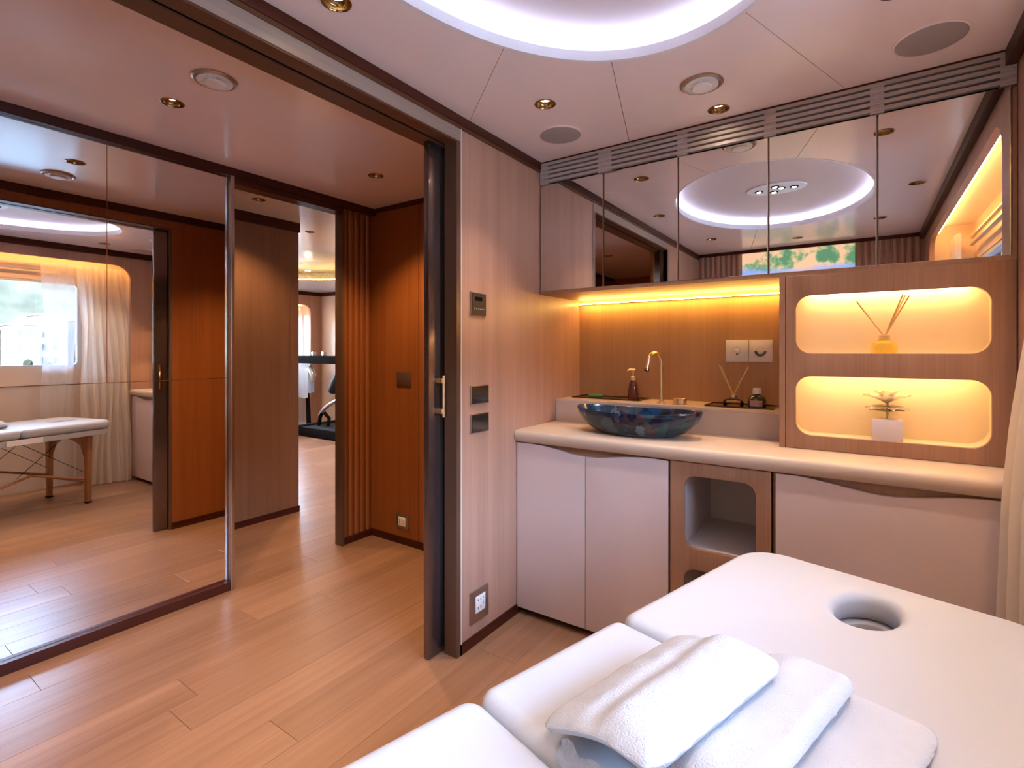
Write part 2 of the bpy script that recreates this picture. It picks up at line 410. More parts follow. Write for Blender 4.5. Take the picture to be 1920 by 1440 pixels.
for s0, s1, t0, t1, cor in panels:
    poly = [rim[s0]] + arc(t0, t1) + [rim[s1]] + cor
    if s0 == 'C': poly = [rim['C']] + arc(sC, -sC, 60) + [rim['c'], (XR, YB), (XR, -.44)]
    cx_ = sum(p[0] for p in poly) / len(poly); cy_ = sum(p[1] for p in poly) / len(poly)
    def sh(p, q):   # pull a joint edge back by a hair towards the panel
        d = Vector((q[0] - p[0], q[1] - p[1])); nn = Vector((-d.y, d.x)).normalized() * .0011
        if nn.dot(Vector((cx_ - p[0], cy_ - p[1]))) < 0: nn = -nn
        return nn
    k1 = len(arc(t0, t1)) if s0 != 'C' else 61
    n0 = sh(poly[0], poly[1]); n1 = sh(poly[k1 + 1], poly[k1])
    poly[0] = (poly[0][0] + n0.x, poly[0][1] + n0.y); poly[1] = (poly[1][0] + n0.x, poly[1][1] + n0.y)
    poly[k1] = (poly[k1][0] + n1.x, poly[k1][1] + n1.y); poly[k1 + 1] = (poly[k1 + 1][0] + n1.x, poly[k1 + 1][1] + n1.y)
    loops = [poly] + [circ(x, y, r) for x, y, r in holes_room if inside((x, y), poly)]
    plate('ceiling_panel', loops, .012, lambda x, y, z: (x, y, H + .006 + z), M['ceil'], ceil, smooth=20)
for kk in 'ABCabc':
    p_ = Vector((*EL(th[kk], 1.0, .03), 0)); q_ = Vector((*rim[kk], 0)); d_ = (q_ - p_).normalized(); n_ = Vector((-d_.y, d_.x, 0)) * .02
    bm = bmesh.new(); loft(bm, [[(*(w_ + sg * n_).xy, H + zz) for w_, sg in ((p_, 1), (q_, 1), (q_, -1), (p_, -1))] for zz in (.0125, .0165)]); fin('joint_light_stop', bm, M['black'], ceil)  # black strips added above the joints to stop cove light leaking through
CDL = [(-.84, -1.80, 'gold downlight in the corridor ceiling beside the round air valve'), (-.836, -.80, 'gold downlight in the corridor ceiling near the wood end wall'),
       (-.75, -3.0, 'gold downlight in the corridor ceiling behind the photographer')]
CV = (-.528, -1.79)
loops = [[(-1.40, -4.6), (-.05, -4.6), (-.05, -.33), (-1.40, -.33)]] + [circ(x, y, .036) for x, y, _ in CDL] + [circ(CV[0], CV[1], .062)]
plate('ceiling_panel', loops, .012, lambda x, y, z: (x, y, H + .006 + z), M['ceil'], ceil, smooth=20)
SDL = [(-1.913, -.857, 'gold downlight in the lobby ceiling seen through the opening beside the mirror wall'), (-2.45, -.12, 'dark downlight at the gym doorway just above the wood panel edge')]
GC = (-4.2, .92, 1.25, 1.05)
loops = [[(-6.5, -1.6), (-1.36, -1.6), (-1.36, 2.9), (-6.5, 2.9)]] + [circ(x, y, .036) for x, y, _ in SDL] + [circ(GC[0], GC[1], GC[2], 64, GC[3])]
plate('ceiling_panel', loops, .012, lambda x, y, z: (x, y, H2 + .006 + z), M['ceil_gym'], ceil, smooth=20)

def wall(name, label, bs, mat): return struct(name, boxes(name, bs, mat), label)
YJ = -1.077      # door jamb, YO the far end of the sliding door opening
YO = -2.50
# left wall (with the pocket for the sliding door)
wl_ = wall('wall_left', 'wood veneered wall with switch plates between sliding door and washbasin cabinet',
     [(-.03, 0, YJ, .10, 0, 2.42), (-.03, 0, YO, YJ, 2.111, 2.42), (-.03, 0, YB - .1, YO, 0, 2.42)], M['veneer'])
wall('wall_corridor_inner', 'brown veneered corridor wall tinted orange for warm light, seen in the mirror behind the sliding door',
     [(-.14, -.115, YJ, -.25, 0, 2.42), (-.14, -.115, YO, YJ, 2.111, 2.42), (-.14, -.115, -4.7, YO, 0, 2.42)], M['veneer_warmlit'])
box('header', (0.0, .003, YO, YJ, 2.112, 2.163), M['veneer_x'], wl_)
for nm, b, mat_, lab in (
    ('trim_1', (-.062, .004, YJ - .024, YJ - .001, 0, 2.111), M['bronze'], 'dark bronze jamb of the sliding door opening'),
    ('trim_2', (-.052, .002, YO, YJ - .024, 2.104, 2.1112), M['bead'], 'brown soffit strip on the room side of the sliding door track'),
    ('trim_3', (-.14, -.072, YO, YJ - .01, 2.104, 2.1112), M['bead'], 'brown soffit strip on the corridor side of the sliding door track'),
    ('trim_4', (-.062, .004, YO - .024, YO, 0, 2.111), M['bronze'], 'dark bronze jamb at the far end of the door opening'),
    ('trim_5', (-.140, -.122, YJ - .016, YJ - .001, 0, 2.104), M['bronze'], 'dark bronze corridor side jamb seen in the mirror'),
    ('trim_6', (0.0, .006, YJ, YJ + .007, 0, 2.163), M['wallcream'], 'thin pale edge strip beside the bronze door jamb')):
    struct(nm, box(nm, b, mat_), lab)
struct('trim_7', box('trim_7', (-.115, -.03, -4.6, -1.0, 2.115, 2.42), M['black']), 'black sliding door track slot')
# crowns and baseboards of the cabin
struct('trim_8', box('trim_8', (0, .012, YB, -.45, 2.177, H), M['trim'], w=.002), 'dark mahogany crown strip along the door wall')
struct('trim_9', box('trim_9', (0, .007, YB, -.45, 2.163, 2.177), M['bead']), 'brown bead under the crown strip of the door wall')
struct('trim_10', box('trim_10', (XR - .03, XR, YB, -.45, 2.16, H), M['trim'], w=.002), 'dark mahogany crown strip along the window wall')
struct('trim_11', box('trim_11', (.012, XR - .03, YB, YB + .012, 2.185, H), M['trimx']), 'dark mahogany crown strip along the fluted wall')
struct('baseboard_left', box('baseboard_left', (0, .006, YJ, -.60, 0, .045), M['trim']), 'red brown baseboard under the switch plates')
struct('baseboard_back', box('baseboard_back', (0, XR, YB, YB + .006, 0, .045), M['trimx']), 'red brown baseboard of the fluted wall')
# sink wall, behind the fittings
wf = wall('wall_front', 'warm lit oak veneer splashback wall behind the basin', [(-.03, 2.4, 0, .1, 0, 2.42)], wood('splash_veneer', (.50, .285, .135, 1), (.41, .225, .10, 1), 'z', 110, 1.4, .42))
# right wall with the rounded window recess
NY0, NY1, NZ1, XN = -3.12, -.675, 2.08, 2.02
wr = wall('wall_right', 'brown veneered window wall with a tall rounded recess holding curtains', [(1.79, 1.80, -3.6, -3.59, 0, .01)], M['veneer'])
loop = [(YB - .1, 0), (0.0, 0), (0.0, 2.42), (YB - .1, 2.42)]
r = .13; op = [(NY0, -.02 + .02), (NY1, 0.0)]
op += [(NY1 - r + r * math.cos(math.radians(a)), NZ1 - r + r * math.sin(math.radians(a))) for a in range(0, 91, 9)]
op += [(NY0 + r + r * math.cos(math.radians(a)), NZ1 - r + r * math.sin(math.radians(a))) for a in range(90, 181, 9)]
outer = [(YB - .1, 0), (NY0, 0)] + op[2:][::-1] + [(NY1, 0), (0.0, 0), (0.0, 2.42), (YB - .1, 2.42)]
plate('recess_surround', [outer], .03, lambda y, z, x: (XR + .015 + x, y, z), M['veneer'], wr, smooth=20)
bm = bmesh.new()
prof = [(NY1 + .01, 0.0), (NY1 + .01, 2.17), (NY0 - .01, 2.17), (NY0 - .01, 0.0)]
loft(bm, [[(XR + .03, y, z) for y, z in prof], [(XN, y, z) for y, z in prof]], closed=False)
fin('recess_lining', bm, M['wallcream'], wr, 30)
WY0, WY1, WZ0, WZ1 = -2.95, -.99, 1.10, 1.90
plate('recess_back', [[(NY0 - .05, -.0), (NY1 + .05, -.0), (NY1 + .05, NZ1 + .12), (NY0 - .05, NZ1 + .12)], rrect(WY0, WY1, WZ0, WZ1, .05)], .04,
      lambda y, z, x: (XN + .02 + x, y, z), M['wallcream'], wr, smooth=20)
struct('trim_12', box('trim_12', (XN - .008, XN, NY0, NY1, .945, .957), M['wallcream']), 'thin dado line under the window')
w1 = plate('window_1', [rrect(WY0, WY1, WZ0, WZ1, .05), rrect(WY0 + .025, WY1 - .025, WZ0 + .025, WZ1 - .025, .035)], .05, lambda y, z, x: (XN + .03 + x, y, z), M['frame'])
struct('window_1', w1, 'wide ship window with a grey frame looking onto the harbour hillside')
box('window_pane', (XN + .028, XN + .034, WY0 + .02, WY1 - .02, WZ0 + .02, WZ1 - .02), M['pane'], w1)
box('mullion', (XN + .012, XN + .05, -2.02, -1.985, WZ0 + .02, WZ1 - .02), M['frame'], w1)
for z in (1.98, 2.03):
    struct('trim_13', box('trim_13', (XN - .05, XN - .03, NY0 + .2, NY1 - .2, z, z + .012), M['steel']), 'slim curtain rail at the top of the window recess')
led = box('trim_14', (1.808, 1.822, NY0 + .06, NY1 - .06, NZ1 + .030, NZ1 + .042), M['warm_led']); struct('trim_14', led, 'warm light strip hidden at the top of the window recess')
# back wall: fluted, with a lit mural
wb = wall('wall_back', 'brown fluted wall behind the photographer seen in the cupboard mirrors', [(-.03, 1.9, YB - .12, YB - .02, 0, 2.42)], M['veneer'])
def flutes(parent, x0, x1, yf, z0, z1, pitch, axis='x', mat=M['veneer']):
    n_ = max(1, round((x1 - x0) / pitch)); p_ = (x1 - x0) / n_
    for i in range(n_):
        a = x0 + i * p_ + .004; b = a + p_ - .008
        pts = [(a, 0)] + [(a + (b - a) * (0.5 - .5 * math.cos(PI * k / 6)), .016 * math.sin(PI * k / 6) + .002) for k in range(7)] + [(b, 0)]
        mp = (lambda u, v, z: (u, yf + v, z)) if axis == 'x' else (lambda u, v, z: (yf + v, u, z))
        prism('slat', pts, mp, z0, z1, mat, parent, smooth=50)
flutes(wb, .01, .40, YB - .02, .045, 2.185, .0485); flutes(wb, 1.31, 1.755, YB - .02, .045, 2.185, .0485)
mu = box('wall_mural', (.405, 1.305, YB - .02, YB, .30, 2.183), M['mural'], w=.002)
tag(mu, 'backlit stone mural of green, peach and blue between fluted panels, seen in the cupboard mirrors', 'mural')

# corridor: mirror wall, lobby, end wall
XMW = -1.39
wo = wall('wall_opposite', 'dark backing of the corridor mirror wall', [(-1.46, XMW - .006, -4.7, -1.30, 0, 2.42)], M['veneer_warmlit'])
struct('baseboard_opposite', box('baseboard_opposite', (XMW - .005, -1.362, -4.6, -1.318, 0, .046), M['trim']), 'dark brown baseboard under the mirror wall')
struct('trim_15', box('trim_15', (XMW - .005, -1.362, -4.6, -.35, 2.172, H), M['trim']), 'dark mahogany crown strip above the mirror wall')
def wmirror(y0, y1, z0, z1, lab):
    o = box('wall_mirror', (XMW - .006, XMW, y0 + .0014, y1 - .0014, z0 + .0012, z1 - .0012), M['mirror_dark'])
    tag(o, lab, 'mirror', 'corridor mirror panels')
wmirror(-1.838, -1.318, 1.111, 2.172, 'upper mirror panel on the corridor wall beside the steel edge')
wmirror(-2.75, -1.838, 1.111, 2.172, 'upper mirror panel on the corridor wall at the left edge, reflecting the window')
wmirror(-2.75, -1.318, .046, 1.111, 'long low mirror panel on the corridor wall above the brown baseboard')
struct('trim_16', box('trim_16', (-1.46, -1.358, -1.316, -1.296, 0, 2.172), M['steel'], w=.001), 'brushed steel edge post ending the mirror wall')
struct('trim_17', box('trim_17', (-1.46, -1.372, -1.296, -.60, 2.137, 2.42), M['trim']), 'dark header over the opening beside the mirror wall')
struct('wall_lobby', boxes('wall_lobby', [(-2.36, -2.275, -1.6, -.415, 0, 2.42), (-2.36, -2.283, -.415, -.33, 0, 2.42)], M['lobby']), 'tall brown veneered lobby panel seen past the mirror wall')
struct('trim_18', box('trim_18', (-2.275, -2.262, -1.6, -.33, 2.177, H2), M['trim']), 'dark crown strip over the lobby panel')
struct('baseboard_lobby', box('baseboard_lobby', (-2.275, -2.268, -1.6, -.33, 0, .045), M['trim']), 'red brown baseboard of the lobby panel')
struct('wall_lobby_end', boxes('wall_lobby_end', [(-2.4, -1.40, -1.7, -1.6, 0, 2.42)], M['veneer_warmlit']), 'lobby end wall out of sight behind the mirrors')
struct('trim_19', box('trim_19', (-1.46, -1.385, -.602, -.585, 0, 2.137), M['bronze'], w=.002), 'dark jamb post of the gym doorway')
wc = struct('wall_corridor_post', boxes('wall_corridor_post', [(-1.46, -1.42, -.585, .1, 0, 2.42)], M['veneer_warmlit']), 'fluted brown post wall between gym doorway and corridor end')
flutes(wc, -.585, -.352, -1.42, .045, 2.172, .0466, 'y', M['veneer_warmlit'])
struct('baseboard_post', box('baseboard_post', (-1.42, -1.395, -.585, -.352, 0, .045), M['trim']), 'red brown baseboard of the fluted post')
we = struct('wall_corridor_end', boxes('wall_corridor_end', [(-1.42, -.96, -.35, -.25, 0, 2.42), (-.953, -.115, -.35, -.25, 0, 2.42)], M['veneer_warmlit']), 'brown veneered corridor end wall tinted orange for warm light, with socket and sensor plate')
struct('trim_20', box('trim_20', (-1.42, -.14, -.362, -.35, 2.185, H), M['trimx']), 'dark crown strip of the corridor end wall')
struct('baseboard_end', box('baseboard_end', (-1.40, -.14, -.357, -.35, 0, .045), M['trimx']), 'red brown baseboard of the corridor end wall')
struct('trim_21', box('trim_21', (-.152, -.14, -4.6, YJ - .0, 2.165, H), M['trim']), 'dark crown strip on the corridor side above the sliding door')
struct('trim_22', box('trim_22', (-.152, -.14, YJ, -.362, 2.165, H), M['trim']), 'dark crown strip on the corridor inner wall')
struct('baseboard_inner', box('baseboard_inner', (-.147, -.14, YJ, -.357, 0, .045), M['trim']), 'red brown baseboard of the corridor inner wall')
struct('wall_corridor_far', boxes('wall_corridor_far', [(-1.46, -.03, -4.75, -4.6, 0, 2.42)], M['veneer_warmlit']), 'corridor wall behind the photographer')
# gym shell
struct('wall_gym_right', boxes('wall_gym_right', [(-1.46, -1.36, .1, 2.9, 0, 2.42)], M['wallcream']), 'gym side wall hidden behind the post')
struct('wall_gym_near', boxes('wall_gym_near', [(-6.5, -2.36, -.43, -.33, 0, 2.42)], M['wallcream']), 'gym wall hidden behind the lobby panel')
struct('wall_gym_back', boxes('wall_gym_back', [(-6.5, -1.3, 2.713, 2.85, 0, 2.42)], M['wallcream']), 'pale panelled back wall of the gym seen through the doorway')
gw = plate('wall_gym_left', [[(-.4, 0), (2.8, 0), (2.8, 2.42), (-.4, 2.42)], rrect(.45, 2.50, .02, 2.03, .13)], .05, lambda y, z, x: (-6.345 + x, y, z), M['veneer'])
struct('wall_gym_left', gw, 'gym window wall with a rounded curtain recess')
plate('recess_back', [[(.3, -.0), (2.65, -.0), (2.65, 2.2), (.3, 2.2)], rrect(.7, 2.46, .95, 1.90, .05)], .04, lambda y, z, x: (-6.62 + x, y, z), M['wallcream'], gw)
boxes('recess_lining', [(-6.6, -6.37, 2.50, 2.52, 0, 2.1), (-6.6, -6.37, .43, .45, 0, 2.1), (-6.6, -6.37, .43, 2.52, 2.03, 2.06)], M['wallcream'], gw)
w2 = plate('window_2', [rrect(.7, 2.46, .95, 1.90, .05), rrect(.725, 2.435, .975, 1.875, .035)], .05, lambda y, z, x: (-6.62 + x, y, z), M['frame'])
struct('window_2', w2, 'gym window behind sheer curtains'); box('window_pane', (-6.623, -6.617, .72, 2.44, .97, 1.88), M['pane'], w2)
struct('trim_23', box('trim_23', (-6.43, -6.42, .6, 2.4, 2.012, 2.022), M['warm_led']), 'warm light strip at the top of the gym curtain recess')
struct('trim_24', box('trim_24', (-6.32, -6.305, -.33, 2.713, 2.19, H2), M['trim']), 'dark crown strip over the gym window wall')
struct('trim_25', box('trim_25', (-6.32, -1.46, 2.70, 2.713, 2.19, H2), M['trimx']), 'dark crown strip over the gym back wall')

# ------------------------------------------------------------------ sliding door
dr = thing('door_1', 'smoked dark glossy sliding door half drawn into its wall pocket, with a slim gold pull', None, (-.10, YJ, 0), kind='structure')
box('door_leaf', (-.108, -.079, -1.176, -.30, .004, 2.11), M['smoked'], dr, w=.002)
def pull(x, s):
    h = tube('handle', [(x + s * .034, -1.125, .982), (x + s * .034, -1.125, 1.152)], .0065, M['gold'], dr)
    h['label'] = 'slim gold pull bar'
    for z in (1.005, 1.13): box('handle_post', (min(x, x + s * .034), max(x, x + s * .034), -1.137, -1.113, z - .010, z + .010), M['gold'], h, w=.002)
pull(-.079, 1); 
h = box('flush_handle', (-.112, -.108, -1.160, -1.125, .985, 1.16), M['gold_dark'], dr, w=.001)

# ------------------------------------------------------------------ oval cove
cv = thing('cove_light', 'large oval ceiling recess glowing with cool white light', 'ceiling light', (ECX, ECY, H))
def ell_ring(name, secs, mat, parent, n=96, c=(ECX, ECY), rx=ERX, ry=ERY, smooth=40):
    bm = bmesh.new()
    rings = [[(c[0] + (rx + dr_) * math.cos(2 * PI * i / n), c[1] + (ry + dr_) * math.sin(2 * PI * i / n), z) for i in range(n)] for dr_, z in secs]
    loft(bm, rings, True, close_loop=True)
    return fin(name, bm, mat, parent, smooth)
ell_ring('lip', [(0, H - .001), (0, H + .032), (.012, H + .032), (.012, H - .001)], M['lip'], cv)
ell_ring('ledge', [(.012, H + .014), (.085, H + .014), (.085, H + .022), (.012, H + .022)], M['lip'], cv)
ell_ring('cove_side', [(.080, H + .022), (.080, H + .08), (.092, H + .08), (.092, H + .022)], M['cove'], cv)
plate('dome', [circ(ECX, ECY, ERX + .092, 96, ERY + .092)], .01, lambda x, y, z: (x, y, H + .078 + z), M['cove'], cv)
ell_ring('led_strip', [(.030 + .006 * math.cos(a * PI / 4), H + .029 + .006 * math.sin(a * PI / 4)) for a in range(8)], M['tape'], cv)
pc = (.91, -1.83)
plate('spot_plate', [circ(pc[0], pc[1], .17, 48, .12)], .008, lambda x, y, z: (x, y, H + .068 + z), M['lip'], cv, bevel=.002)
for i, (dx, dy) in enumerate(((-.10, .0), (.10, .0), (0, .06), (-.02, -.055), (.03, .015))):
    s_ = lathe('spotlight', [(.026, -.001), (.022, -.006), (.017, -.006), (.014, .001)], (pc[0] + dx, pc[1] + dy, H + .0645), M['black'], cv, 18)
    lathe('bulb', [(.0135, -.0055), (.0135, -.001)], (pc[0] + dx, pc[1] + dy, H + .0645), M['lampw'], s_, 14)

# ------------------------------------------------------------------ ceiling fittings
def downlight(x, y, z, lab, power, group, colr=WARM):
    t = thing('downlight', lab, 'downlight', (x, y, z), group=group)
    lathe('trim_ring', [(.0355, .006), (.0355, .0), (.041, -.0005), (.0415, -.002), (.036, -.0035), (.034, .0), (.034, .006)], (x, y, z), M['gold_dark'], t, 28, cap0=False, cap1=False)
    lathe('reflector', [(.0338, .0), (.0325, .008), (.030, .014), (.022, .019)], (x, y, z), M['gold_dark'], t, 24, cap0=False, cap1=False)
    lathe('bulb', [(.0215, .0182), (.0215, .022)], (x, y, z), M['lamp'], t, 18)
    li = bpy.data.lights.new('lamp', 'SPOT'); li.energy = power; li.color = colr; li.spot_size = math.radians(84 if colr is CABIN_WHITE else 112); li.spot_blend = .75; li.shadow_soft_size = .02
    lo = bpy.data.objects.new('lamp', li); COL.objects.link(lo); lo.parent = t; lo.location = (0, 0, -.004)
for x, y, lab in DL: downlight(x, y, H, lab, SPOT_W, 'cabin downlights', CABIN_WHITE)
for x, y, lab in CDL: downlight(x, y, H, lab, SPOT_W * 2.3, 'corridor downlights')
for x, y, lab in SDL: downlight(x, y, H2, lab, SPOT_W * 1.6, 'lobby downlights')

def vent(x, y, lab):
    t = thing('air_valve', lab, 'air vent', (x, y, H))
    lathe('ring', [(.062, .004), (.062, -.001), (.073, -.001), (.074, -.004), (.066, -.009), (.058, -.006), (.057, .004)], (x, y, H), M['bronze_plate'], t, 40, cap0=False, cap1=False)
    lathe('bowl', [(.0565, -.004), (.0565, .010), (.02, .022)], (x, y, H), M['black'], t, 32, cap0=False)
    lathe('disc', [(.031, -.020), (.036, -.015), (.030, -.006), (.022, .004)], (x, y, H), M['white'], t, 28)
    for i in range(44):
        a = 2 * PI * i / 44; R_ = Matrix.Translation((x, y, H)) @ Matrix.Rotation(a, 4, 'Z')
        box('fin', (.026, .0555, -.0021, .0021, -.012, .004), M['white'], t, M=R_)
    ell_ring('fin_ring', [(0, -.004 + H), (0, -.010 + H), (-.007, -.012 + H), (-.007, -.004 + H)], M['white'], t, 40, (x, y), .057, .057)
vent(VENT[0], VENT[1], 'round white finned air valve with bronze ring in the cabin ceiling')
vent(CV[0], CV[1], 'round white finned air valve with bronze ring in the corridor ceiling')
def speaker(x, y, lab):
    t = thing('ceiling_speaker', lab, 'speaker', (x, y, H), group='ceiling speakers')
    lathe('rim', [(.096, 0), (.096, -.003), (.090, -.004), (.090, 0)], (x, y, H), M['ceil'], t, 48, cap0=False, cap1=False)
    lathe('grille_disc', [(.090, -.0005), (.090, -.0032), (.088, -.0038)], (x, y, H), M['grey_mesh'], t, 48)
speaker(*SPK[0], 'round grey speaker grille in the ceiling nearest the door wall'); speaker(*SPK[1], 'round grey speaker grille in the ceiling near the window wall')

# ------------------------------------------------------------------ wall plates
def switch(y0, y1, z0, z1, lab, mat):
    t = thing('switch_plate', lab, 'switch', (0, (y0 + y1) / 2, (z0 + z1) / 2))
    box('frame', (0.0005, .006, y0, y1, z0, z1), M['bronze_plate'], t, w=.001)
    box('glass_panel', (.006, .0085, y0 + .006, y1 - .003, z0 + .004, z1 - .004), mat, t, w=.0006, seg=1)
    return t
t = switch(-1.013, -.907, 1.402, 1.503, 'dark upright control panel with a small display, topmost plate on the veneer wall', plain('matt_panel', (.05, .032, .022, 1), .5, spec=.2))
box('display', (.0085, .0092, -.988, -.938, 1.466, 1.483), M['blackm'], t)
for i in range(6): box('key_mark', (.0085, .0090, -.992 + i * .0125, -.988 + i * .0125, 1.430, 1.434 + (.003 if i == 0 else 0)), M['print'], t)
switch(-1.012, -.888, 1.024, 1.105, 'square dark mirror switch plate, upper of the pair beside the door', M['dark_plate'])
switch(-1.012, -.888, .902, .984, 'square dark mirror switch plate, lower of the pair beside the door', M['dark_plate'])
t = thing('wall_socket', 'bronze framed socket with white insert low on the wall above the baseboard', 'socket', (0, -.953, .16))
box('plate', (.0005, .008, -1.016, -.890, .095, .232), M['bronze_plate'], t, w=.002)
box('socket_insert', (.008, .011, -.985, -.918, .135, .205), M['white'], t, w=.001)
for dy, dz in ((-.018, .018), (.0, .018), (.016, .018), (-.018, -.016), (.0, -.016), (.016, -.004)): box('socket_slot', (.011, .0114, -.951 + dy - .002, -.951 + dy + .002, .170 + dz - .005, .170 + dz + .005), M['dark_plate'], t)
tag(box('sensor_plate', (-1.152, -1.022, -.357, -.3505, 1.026, 1.116), M['bronze'], w=.002), 'dark square sensor plate at mid height on the corridor end wall', 'switch')
t = thing('wall_socket', 'square steel socket low on the orange corridor end wall', 'socket', (-1.10, -.35, .147))
box('plate', (-1.158, -1.042, -.357, -.3505, .098, .196), M['bronze_plate'], t, w=.002)
box('socket_insert', (-1.132, -1.068, -.360, -.357, .118, .176), M['white'], t, w=.001)
for dx in (-.018, .002, .02): box('socket_slot', (-1.10 + dx - .003, -1.10 + dx + .003, -.3606, -.360, .134, .162), M['bronze'], t)

# ------------------------------------------------------------------ wall cupboard with mirrors, grille
YU = -.448
DX = [0.004, .354, .704, 1.058, 1.408, 1.756]
t = thing('wall_cupboard', 'long wall cupboard with five mirrored doors above the basin', 'cabinet', (.88, YU, 1.54))
boxes('carcass', [(.004, XR - .002, YU + .012, -.002, 1.557, 2.09)], M['cab'], t)
boxes('bottom_rail', [(.003, XR - .002, YU + .001, -.002, 1.541, 1.557)], M['cab'], t)
boxes('end_stile', [(1.7575, XR - .002, YU + .001, YU + .012, 1.557, 2.09)], M['cab'], t)
for i in range(5):
    d = box('mirror_door', (DX[i] + .0025, DX[i + 1] - .0025, YU, YU + .010, 1.5575, 2.094), M['mirror'], t, w=.0008, seg=1)
    box('door_edge', (DX[i + 1] - .0055, DX[i + 1] - .0026, YU - .0012, YU + .001, 1.5575, 2.094), M['steel'], d)
t = thing('air_grille', 'long grey slatted air grille between ceiling and mirrored cupboard', 'air vent', (.88, YU, 2.10))
box('back_panel', (.004, XR - .002, YU + .025, YU + .035, 2.097, 2.208), M['black'], t)
gz0, gz1, ns = 2.098, 2.207, 5
pz = (gz1 - gz0) / ns
for i in range(ns):
    box('slat', (.004, XR - .002, YU - .004, YU + .020, gz0 + i * pz + .0075, gz0 + (i + 1) * pz - .0005), M['grille'], t, w=.0012, seg=1)
for a, b in ((.004, .05), (.326, .394), (.70, .743), (1.042, 1.084), (1.386, 1.428), (1.729, XR - .002)):
    boxes('spacer', [(a, b, YU - .002, YU + .025, gz0 + i * pz - .0002, gz0 + i * pz + .0072) for i in range(ns)], M['grille'], t)
struct('trim_26', box('trim_26', (.004, XR - .002, YU - .002, YU + .03, 2.2075, H - .0005), M['trimx']), 'thin mahogany line between ceiling and air grille')

# splash light
t = thing('light_strip', 'warm glowing light strip under the mirrored cupboard along the splashback', 'light', (.55, -.02, 1.535))
box('led_strip', (.012, 1.088, -.030, -.022, 1.5195, 1.5245), M['strip_led'], t)
box('led_channel', (.008, 1.092, -.0215, -.0005, 1.5195, 1.5225), M['steel'], t)

# ------------------------------------------------------------------ worktop with ledge
ZC, ZL, YL = .878, .997, -.6625
t = thing('worktop', 'cream stone worktop with raised back ledge carrying the basin', 'worktop', (.88, -.33, ZC))
bm = bmesh.new()
pr = [(-.002, ZC), (YL - .004, ZC), (YL - .014, ZC - .004), (YL - .020, ZC - .014), (YL - .021, ZC - .028), (YL - .017, ZC - .044), (YL - .008, ZC - .054), (YL + .01, ZC - .056), (-.002, ZC - .056)]
loft(bm, [[(.003, y, z) for y, z in pr], [(XR - .002, y, z) for y, z in pr]])
fin('slab', bm, M['stone'], t, 40)
box('ledge', (.003, 1.094, -.285, -.002, ZC + .0003, ZL - .012), M['ledge_face'], t)
box('ledge_top', (.003, 1.094, -.2865, -.002, ZL - .0118, ZL), M['stone'], t, w=.001, seg=1)

# ------------------------------------------------------------------ lower cupboards
def wave(pts, n=40):
    # smooth interpolation through measured points
    xs = [p[0] for p in pts]; out = []
    for i in range(n + 1):
        x = xs[0] + (xs[-1] - xs[0]) * i / n
        k = max(j for j in range(len(xs) - 1) if xs[j] <= x + 1e-9)
        p0, p1, p2, p3 = pts[max(k - 1, 0)], pts[k], pts[k + 1], pts[min(k + 2, len(pts) - 1)]
        u = (x - p1[0]) / (p2[0] - p1[0])
        z = .5 * (2 * p1[1] + (p2[1] - p0[1]) * u + (2 * p0[1] - 5 * p1[1] + 4 * p2[1] - p3[1]) * u * u + (3 * p1[1] - p0[1] - 3 * p2[1] + p3[1]) * u ** 3)
        out.append((x, z))
    return out
WL = wave([(.003, .818), (.07, .8185), (.134, .816), (.216, .805), (.287, .793), (.361, .788), (.424, .791), (.481, .799), (.537, .808), (.618, .816), (.682, .817), (.726, .815)])
WRt = wave([(1.110, .817), (1.155, .818), (1.199, .816), (1.263, .807), (1.324, .797), (1.383, .789), (1.44, .786), (1.493, .791), (1.546, .799), (1.597, .808), (1.66, .814), (1.765, .816)])
XZ = lambda yf: (lambda x, z, d: (x, yf + d, z))
def door(pts, x0, x1, parent, y=YL):
    ed = [p for p in pts if x0 < p[0] < x1]
    f = lambda x: min(pts, key=lambda p: abs(p[0] - x))[1]
    lp = [(x0, .035), (x1, .035), (x1, f(x1) - .004), (x1 - .004, f(x1))] + ed[::-1][1:-1] + [(x0, f(x0))]
    plate('door', [lp], .019, lambda x, z, d: (x, y + .0095 + d, z), M['door_lac'], parent, bevel=.0012)
t = thing('base_cupboard', 'lilac white base cupboard with two wavy topped doors under the basin', 'cabinet', (.365, -.33, 0))
boxes('carcass', [(.003, .731, YL + .022, -.002, .035, .818)], M['cab'], t)
box('plinth', (.003, .731, YL + .06, -.01, 0, .0345), M['black'], t)
door(WL, .004, .3615, t); door(WL, .3645, .7265, t)
t = thing('base_cupboard', 'lilac white base cupboard with one wide wavy topped door behind the massage table', 'cabinet', (1.44, -.33, 0))
boxes('carcass', [(1.100, XR - .002, YL + .022, -.002, .035, .818)], M['cab'], t)
box('plinth', (1.100, XR - .002, YL + .06, -.01, 0, .0345), M['black'], t)
door(WRt, 1.110, 1.765, t)
t = thing('open_shelf_unit', 'oak shelf unit with rounded square openings between the lilac cupboards', 'shelf', (.917, -.33, 0))
lo = [rrect(.736, 1.094, .035, .8195, .003, 2), rrect(.789, 1.046, .487, .768, .045), rrect(.789, 1.046, .13, .408, .045)]
plate('face_frame', lo, .020, lambda x, z, d: (x, YL + .010 + d, z), M['cab'], t, bevel=.0015)
for z0, z1 in ((.477, .778), (.12, .418)):
    bm = bmesh.new()
    x0, x1, ya, yb = .779, 1.056, YL + .0205, -.20
    q = [[(x0, ya, z0), (x1, ya, z0), (x1, ya, z1), (x0, ya, z1)], [(x0, yb, z0), (x1, yb, z0), (x1, yb, z1), (x0, yb, z1)]]
    vr = loft(bm, q, True, cap0=False)
    fin('compartment', bm, M['shelf_in'], t)
